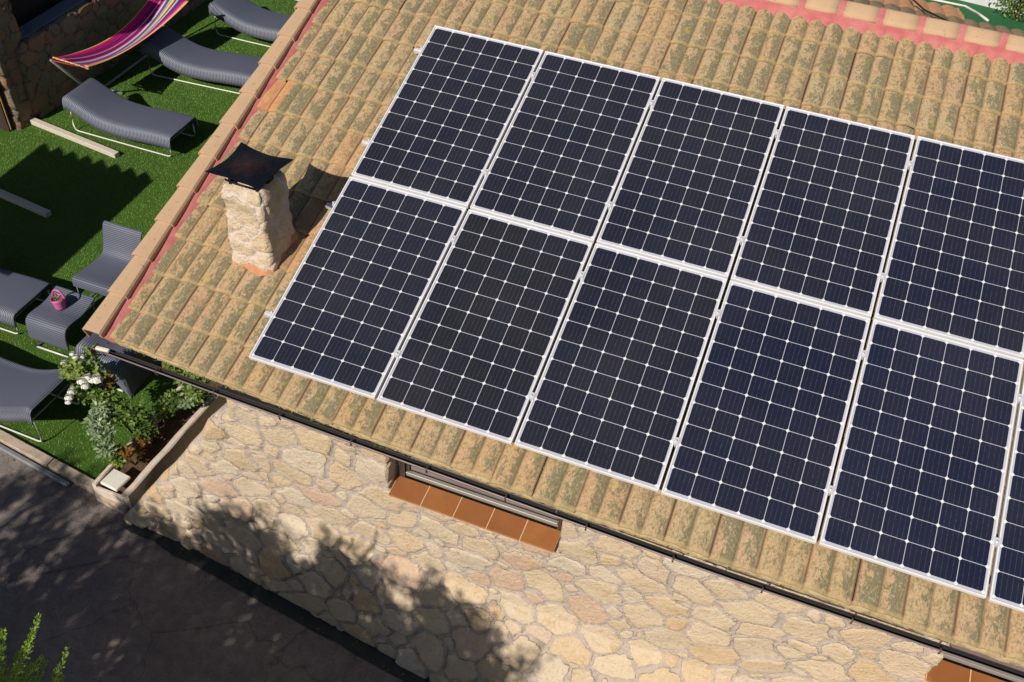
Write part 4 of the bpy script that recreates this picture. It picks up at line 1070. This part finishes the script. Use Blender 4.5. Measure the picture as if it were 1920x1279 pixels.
def rose_bush(name, root_xy, blobs, stems, label, flowers=(), mat2=None):
    rt = empty(name, (root_xy[0], root_xy[1], G + .12), label, 'rose bush', 'rose bushes in the concrete planter')
    q = MB(); 
    for st_ in stems: q.tube(st_, .008, 6, r2=.003)
    o = q.build('stem', M['stem']); wput(o, rt)
    for key in ('rose', 'rose_grey', 'bronze'):
        m_ = MB(); vals_ = []
        for (cen, rad, n, kind, br) in blobs:
            if kind == key: leaf_blob(m_, vals_, cen, rad, int(n * 1.15), .054 if key != 'rose_grey' else .066, .034, br)
        if vals_:
            o = m_.build('foliage', M[key], recalc=False); leaf_attr(o, vals_, 5); wput(o, rt)
    for (c, r_) in flowers:
        q = MB(); bloom(q, c, r_); o = q.build('flower', M['petal'], recalc=False); wput(o, rt)
    return rt
Rx, Ry = -1.85, .45
rose_bush('rose_bush', (-1.86, .55), [
    ((-2.60, .72, -1.86), (.11, .10, .10), 55, 'rose', .75), ((-2.50, .80, -1.95), (.15, .13, .12), 90, 'rose', .6), ((-2.40, .62, -1.98), (.16, .12, .13), 100, 'rose', .55),
    ((-2.22, .60, -2.02), (.16, .12, .12), 85, 'rose', .5), ((-2.05, .56, -2.10), (.15, .13, .13), 75, 'rose', .42), ((-2.62, .95, -1.9), (.08, .08, .08), 28, 'rose', .8),
    ((-1.93, .66, -2.15), (.12, .14, .12), 50, 'rose', .3), ((-2.72, .72, -1.95), (.08, .08, .08), 26, 'rose', .7), ((-2.30, .75, -2.0), (.10, .10, .08), 16, 'bronze', .6), ((-1.84, .62, -2.28), (.10, .16, .10), 70, 'rose', .35), ((-1.82, .90, -2.26), (.10, .14, .10), 50, 'rose', .4), ((-1.80, .46, -2.33), (.08, .10, .07), 22, 'bronze', .5)],
    [[(-1.86, .55, G + .1), (-2.05, .6, G + .3), (-2.35, .68, G + .52), (-2.58, .75, G + .72)], [(-1.86, .55, G + .1), (-2.0, .55, G + .35), (-2.2, .55, G + .6)], [(-1.85, .56, G + .1), (-2.1, .75, G + .35), (-2.5, .85, G + .6)]],
    'largest rose bush with white blooms, leaning over the lawn towards the loungers',
    [((-2.69, .82, -1.80), .028), ((-2.63, .79, -1.80), .034), ((-2.59, .83, -1.81), .026), ((-2.71, .71, -1.83), .030), ((-2.30, .66, -1.84), .055), ((-2.41, .66, -1.86), .040), ((-2.43, .60, -1.86), .042), ((-2.37, .57, -1.87), .040), ((-2.36, .64, -1.86), .026), ((-2.44, .46, -1.87), .036), ((-2.42, .40, -1.88), .040), ((-2.40, .36, -1.89), .030), ((-2.46, .50, -1.87), .026)])
rose_bush('rose_bush', (-1.82, .35), [
    ((-2.14, .36, -2.06), (.12, .10, .07), 34, 'rose_grey', .6), ((-2.02, .28, -2.10), (.12, .10, .08), 36, 'rose_grey', .55), ((-2.16, .48, -2.0), (.10, .10, .08), 22, 'rose_grey', .7),
    ((-1.93, .20, -2.16), (.10, .09, .07), 30, 'rose_grey', .5), ((-2.22, .52, -2.04), (.08, .08, .06), 14, 'rose_grey', .8), ((-1.84, .20, -2.24), (.09, .08, .08), 34, 'rose', .7), ((-1.82, .26, -2.2), (.10, .09, .07), 22, 'bronze', .6)],
    [[(-1.82, .35, G + .1), (-1.95, .34, G + .32), (-2.14, .38, G + .5)], [(-1.82, .35, G + .1), (-1.84, .26, G + .3), (-1.9, .2, G + .42)]],
    'small rose plant with pale grey-green leaves, nearest the white slab')
rose_bush('rose_bush', (-1.80, 1.35), [
    ((-1.92, 1.30, -2.00), (.16, .14, .12), 110, 'rose', .55), ((-1.72, 1.22, -2.06), (.16, .14, .12), 110, 'rose', .6), ((-1.56, 1.10, -2.10), (.12, .12, .11), 70, 'rose', .6),
    ((-2.0, 1.45, -2.0), (.12, .12, .10), 60, 'rose', .4), ((-1.75, 1.0, -2.22), (.14, .12, .10), 60, 'rose', .3), ((-1.98, 1.25, -1.95), (.10, .08, .07), 16, 'bronze', .8), ((-1.60, .98, -2.16), (.08, .08, .06), 20, 'rose_grey', .5)],
    [[(-1.80, 1.35, G + .1), (-1.85, 1.32, G + .35), (-1.92, 1.3, G + .6)], [(-1.8, 1.35, G + .1), (-1.72, 1.22, G + .35), (-1.6, 1.12, G + .52)]],
    'leafy green rose bush under the gutter, close to the house wall')

# ------------------------------------------------------------------ trees
def crown_leaves(m, vals, cen, rad, n, L, Wd, seed, holes=.0):
    random.seed(seed); k = 0
    while k < n:
        d = rv3(); r_ = random.random() ** .38; p = Vector((cen[0] + d.x * rad[0] * r_, cen[1] + d.y * rad[1] * r_, cen[2] + d.z * rad[2] * r_))
        if nz(p.x, p.y, p.z, 2.6) + .35 * (1 - r_) < holes - .25: 
            k += .3; continue
        leafquad(m, p, rv3(), rv3(), L * random.uniform(.7, 1.3), Wd, .15); vals.append(random.random()); k += 1
def street_tree(x, y, top, rad, n, seed, label, holes=.02):
    rt = empty('roadside_tree', (x, y, G), label, 'tree', 'trees on the far side of the road')
    q = MB(); q.tube([(x, y, G - .05), (x + .03, y, G + .6), (x - .02, y + .02, top - .7), (x, y, top - .2)], .07, 8, r2=.02)
    for k in range(6):
        a = k * 1.1 + seed; zz_ = G + .7 + k * .35
        if zz_ < top - .3: q.tube([(x, y, zz_), (x + math.cos(a) * rad * .5, y + math.sin(a) * rad * .5, zz_ + .3), (x + math.cos(a) * rad * .85, y + math.sin(a) * rad * .8, zz_ + .5)], .025, 6, r2=.008)
    o = q.build('trunk', M['stem']); wput(o, rt)
    m_ = MB(); vals_ = []; h = top - (G + .15)
    crown_leaves(m_, vals_, (x, y, G + .15 + h * .5), (rad, rad * .9, h * .5), int(n * 1.5), .11, .05, seed, holes)
    random.seed(seed + 50)
    for k in range(26):                                       # uneven shoots on top
        a = random.uniform(0, 6.28); rr = rad * random.uniform(.1, .8); zt_ = top - .25 - .5 * (rr / rad) ** 2 * h * .5
        crown_leaves(m_, vals_, (x + rr * math.cos(a), y + rr * math.sin(a) * .7, zt_ + random.uniform(-.1, .25)), (.07, .09, .34), 60, .08, .026, seed + k, .1); random.seed(seed + 50 + k)
    o = m_.build('crown', M['darkleaf'], recalc=False); leaf_attr(o, vals_, 5); wput(o, rt)
street_tree(-3.65, -4.75, 1.42, .85, 4200, 1, 'loose leafy roadside tree farthest left, opposite the kerb', .14)
street_tree(-2.50, -4.70, 1.52, .80, 6500, 2, 'leafy roadside tree opposite the planter', .26)
street_tree(-1.45, -4.75, 2.12, .85, 10000, 3, 'tall airy roadside tree opposite the sloped end of the house wall', .24)
street_tree(-.45, -4.80, 2.15, .85, 10000, 4, 'tallest dense roadside tree opposite the wall left of the window', .12)
street_tree(.45, -4.75, 2.05, .72, 9000, 5, 'dense roadside tree opposite the wall window')
street_tree(1.12, -4.70, 1.62, .66, 7000, 6, 'lowest rightmost roadside tree', .2)

# conifer whose tip reaches into the bottom left corner
CT = empty('conifer', (.05, -2.95, G), 'bright green conifer whose feathery tip reaches into the bottom left corner', 'conifer')
q = MB(); q.tube([(.05, -2.95, G - .05), (.04, -2.93, -1.0), (.08, -2.85, -.2)], .05, 8, r2=.012); o = q.build('trunk', M['stem']); wput(o, CT)
random.seed(9); m = MB(); vals = []; tw = MB()
def spray(base, tip, wd=.05, n=60, br=.6):
    base = Vector(base); tip = Vector(tip); ax = tip - base; L = ax.length; a = ax.normalized()
    tw.tube([base, base.lerp(tip, .5) + rv3() * L * .02, tip], .0035, 5, r2=.001)
    s0 = a.cross(Vector((.23, -.68, .69))).normalized()
    for k in range(n):
        t_ = random.random(); p = base.lerp(tip, t_); ang = random.uniform(0, 6.28); s = (s0 * math.cos(ang) + a.cross(s0) * math.sin(ang))
        tl_ = wd * (1.05 - t_) * random.uniform(.5, 1.1) + .010
        d = (a * 1.0 + s * .75).normalized()
        for j in range(4):
            c = p + d * tl_ * j / 4; leafquad(m, c, (d + rv3() * .35), rv3(), .017, .0052, .3); vals.append(min(1, max(0, br + .25 * t_ + random.gauss(0, .15))))
y0 = -2.52
def up(px, z, y=y0): return (px, y, z)
main = [((.10, -2.70, -.25), (.398, -2.42, .56), .075, 170), ((.05, -2.7, -.3), (.16, -2.48, .36), .07, 150), ((.0, -2.75, -.4), (.02, -2.50, .20), .08, 170),
        ((.10, -2.75, -.3), (.30, -2.46, .14), .06, 110), ((.25, -2.72, -.45), (.475, -2.41, .28), .05, 100), ((.20, -2.7, -.5), (.40, -2.46, .0), .06, 110),
        ((-.1, -2.8, -.5), (-.12, -2.45, .02), .08, 160), ((-.05, -2.8, -.6), (.16, -2.45, -.05), .08, 160), ((-.1, -2.8, -.6), (.02, -2.40, -.10), .08, 150), ((.28, -2.6, -.3), (.34, -2.42, .02), .05, 70), ((.1, -2.6, -.4), (.24, -2.42, -.02), .06, 110)]
for b, t_, w_, n_ in main: spray(b, t_, w_ * 1.25, int(n_ * 1.5), .7)
random.seed(19)
for k in range(26):
    xx = random.uniform(-.42, .22); yy_ = random.uniform(-2.62, -2.40); spray((xx * .6, -2.75, -.9), (xx, yy_, -.62 + .75 * (xx + .42) * .9 + random.uniform(-.15, .12)), .085, 110, .6)
for k in range(150):                                         # the rest of the crown, below the frame
    a = random.uniform(0, 6.28); z = random.uniform(G + .25, -.35); rr = .14 + .30 * (-.2 - z) / 2.2; c = Vector((.05, -2.95, z))
    spray(c, c + Vector((math.cos(a) * rr, math.sin(a) * rr, .22)), .09, 40, .4)
o = tw.build('twig', M['stem']); wput(o, CT)
o = m.build('foliage', M['conifer'], recalc=False); leaf_attr(o, vals, 5); wput(o, CT)

# ------------------------------------------------------------------ the yard beyond the ridge, top right
m = MB(); m.add([(2.0, 12.6, G + .01), (14, 12.6, G + .01), (14, 14.9, G + .01), (2.0, 15.9, G + .01)], [(0, 1, 2, 3)]); o = m.build('turf_strip', M['net']); tag(o, kind='structure')
YB = empty('white_yard_wall', (5.8, 15.4, G), 'low white painted wall beyond the green strip in the top right corner', 'wall')
m = MB(); m.box((5.2, 15.35, G + .30), (3.4, .9, .60), R(-6)); m.cur = 1; m.box((5.9, 14.86, G + .42), (2.6, .06, .05), R(-10)); m.box((6.02, 15.0, G + .30), (.06, .95, .62), R(-6)); o = m.build('wall_body', [M['white'], M['darkwood']]); wput(o, YB)  # thin dark boxes stand in for shadows on the white wall
m = MB(); m.box((7.4, 14.8, G + .5), (1.1, 1.4, 1.0), R(-6)); o = m.build('brown_shed', M['grimy']); tag(o, 'brown boxy store beside the white wall at the right edge of the photo', 'shed')
rt = empty('yard_shrub', (6.1, 14.5, G), 'small leafy shrub between the green strip and the white wall', 'shrub'); q = MB(); q.tube([(6.1, 14.5, G), (6.15, 14.5, G + .35)], .02, 6); o = q.build('stem', M['stem']); wput(o, rt)
m_ = MB(); vals_ = []; crown_leaves(m_, vals_, (6.0, 14.55, G + .3), (.55, .22, .25), 500, .07, .035, 77); o = m_.build('foliage', M['rose'], recalc=False); leaf_attr(o, vals_, 5); wput(o, rt)
# white table top in the terrace (thing created above)
m = MB(); m.tube([(-7.05, 4.95, -1.02), (-7.05, 4.95, -1.0)], .28, 24); o = m.build('table_top', M['paper']); wput(o, wt)
m = MB(); m.tube([(-7.05, 4.95, -1.5), (-7.05, 4.95, -1.02)], .03, 10); o = m.build('leg', M['paper']); wput(o, wt)

# short pile of the artificial turf
nb_ = 110000; bx = rng.uniform(-6.85, -1.62, nb_); by = rng.uniform(0, 10.2, nb_); ok = by > np.array(-.07 - .128 * (bx + 1.62)) + .14; ok &= ~((bx > -2.0) & (by < 2.2)); bx, by = bx[ok], by[ok]; nb_ = len(bx)
ang = rng.normal(1.9, .9, nb_); ln = rng.uniform(.007, .018, nb_); lean = rng.uniform(.3, 1.1, nb_); wd = .0035
vx = np.empty((nb_, 3, 3)); vx[:, 0] = np.stack([bx - wd * np.sin(ang), by + wd * np.cos(ang), np.full(nb_, G)], 1); vx[:, 1] = np.stack([bx + wd * np.sin(ang), by - wd * np.cos(ang), np.full(nb_, G)], 1)
vx[:, 2] = np.stack([bx + ln * lean * np.cos(ang), by + ln * lean * np.sin(ang), G + ln], 1)
me = bpy.data.meshes.new('turf_pile'); me.from_pydata(vx.reshape(-1, 3).tolist(), [], np.arange(nb_ * 3).reshape(-1, 3).tolist()); me.materials.append(M['blade'])
o = bpy.data.objects.new('turf_pile', me); COL.objects.link(o); leaf_attr(o, rng.random(nb_), 3); tag(o, 'short green pile of the artificial lawn', 'grass', None, 'stuff')

# leaf litter and grit on the road
random.seed(31); m = MB(); vals = []
for k in range(420):
    x = random.uniform(-4.5, 2.5); y = ey(x) - random.choice([random.uniform(.02, .3), random.uniform(.1, 2.2)])
    leafquad(m, Vector((x, y, G - .024)), Vector((random.uniform(-1, 1), random.uniform(-1, 1), .15)), Vector((0, 0, 1)), random.uniform(.012, .035), .012, .15); vals.append(random.random())
o = m.build('leaf_litter', M['bronze'], recalc=False); leaf_attr(o, vals, 5); tag(o, 'scattered dry leaves and grit on the shaded road', 'leaves', None, 'stuff')
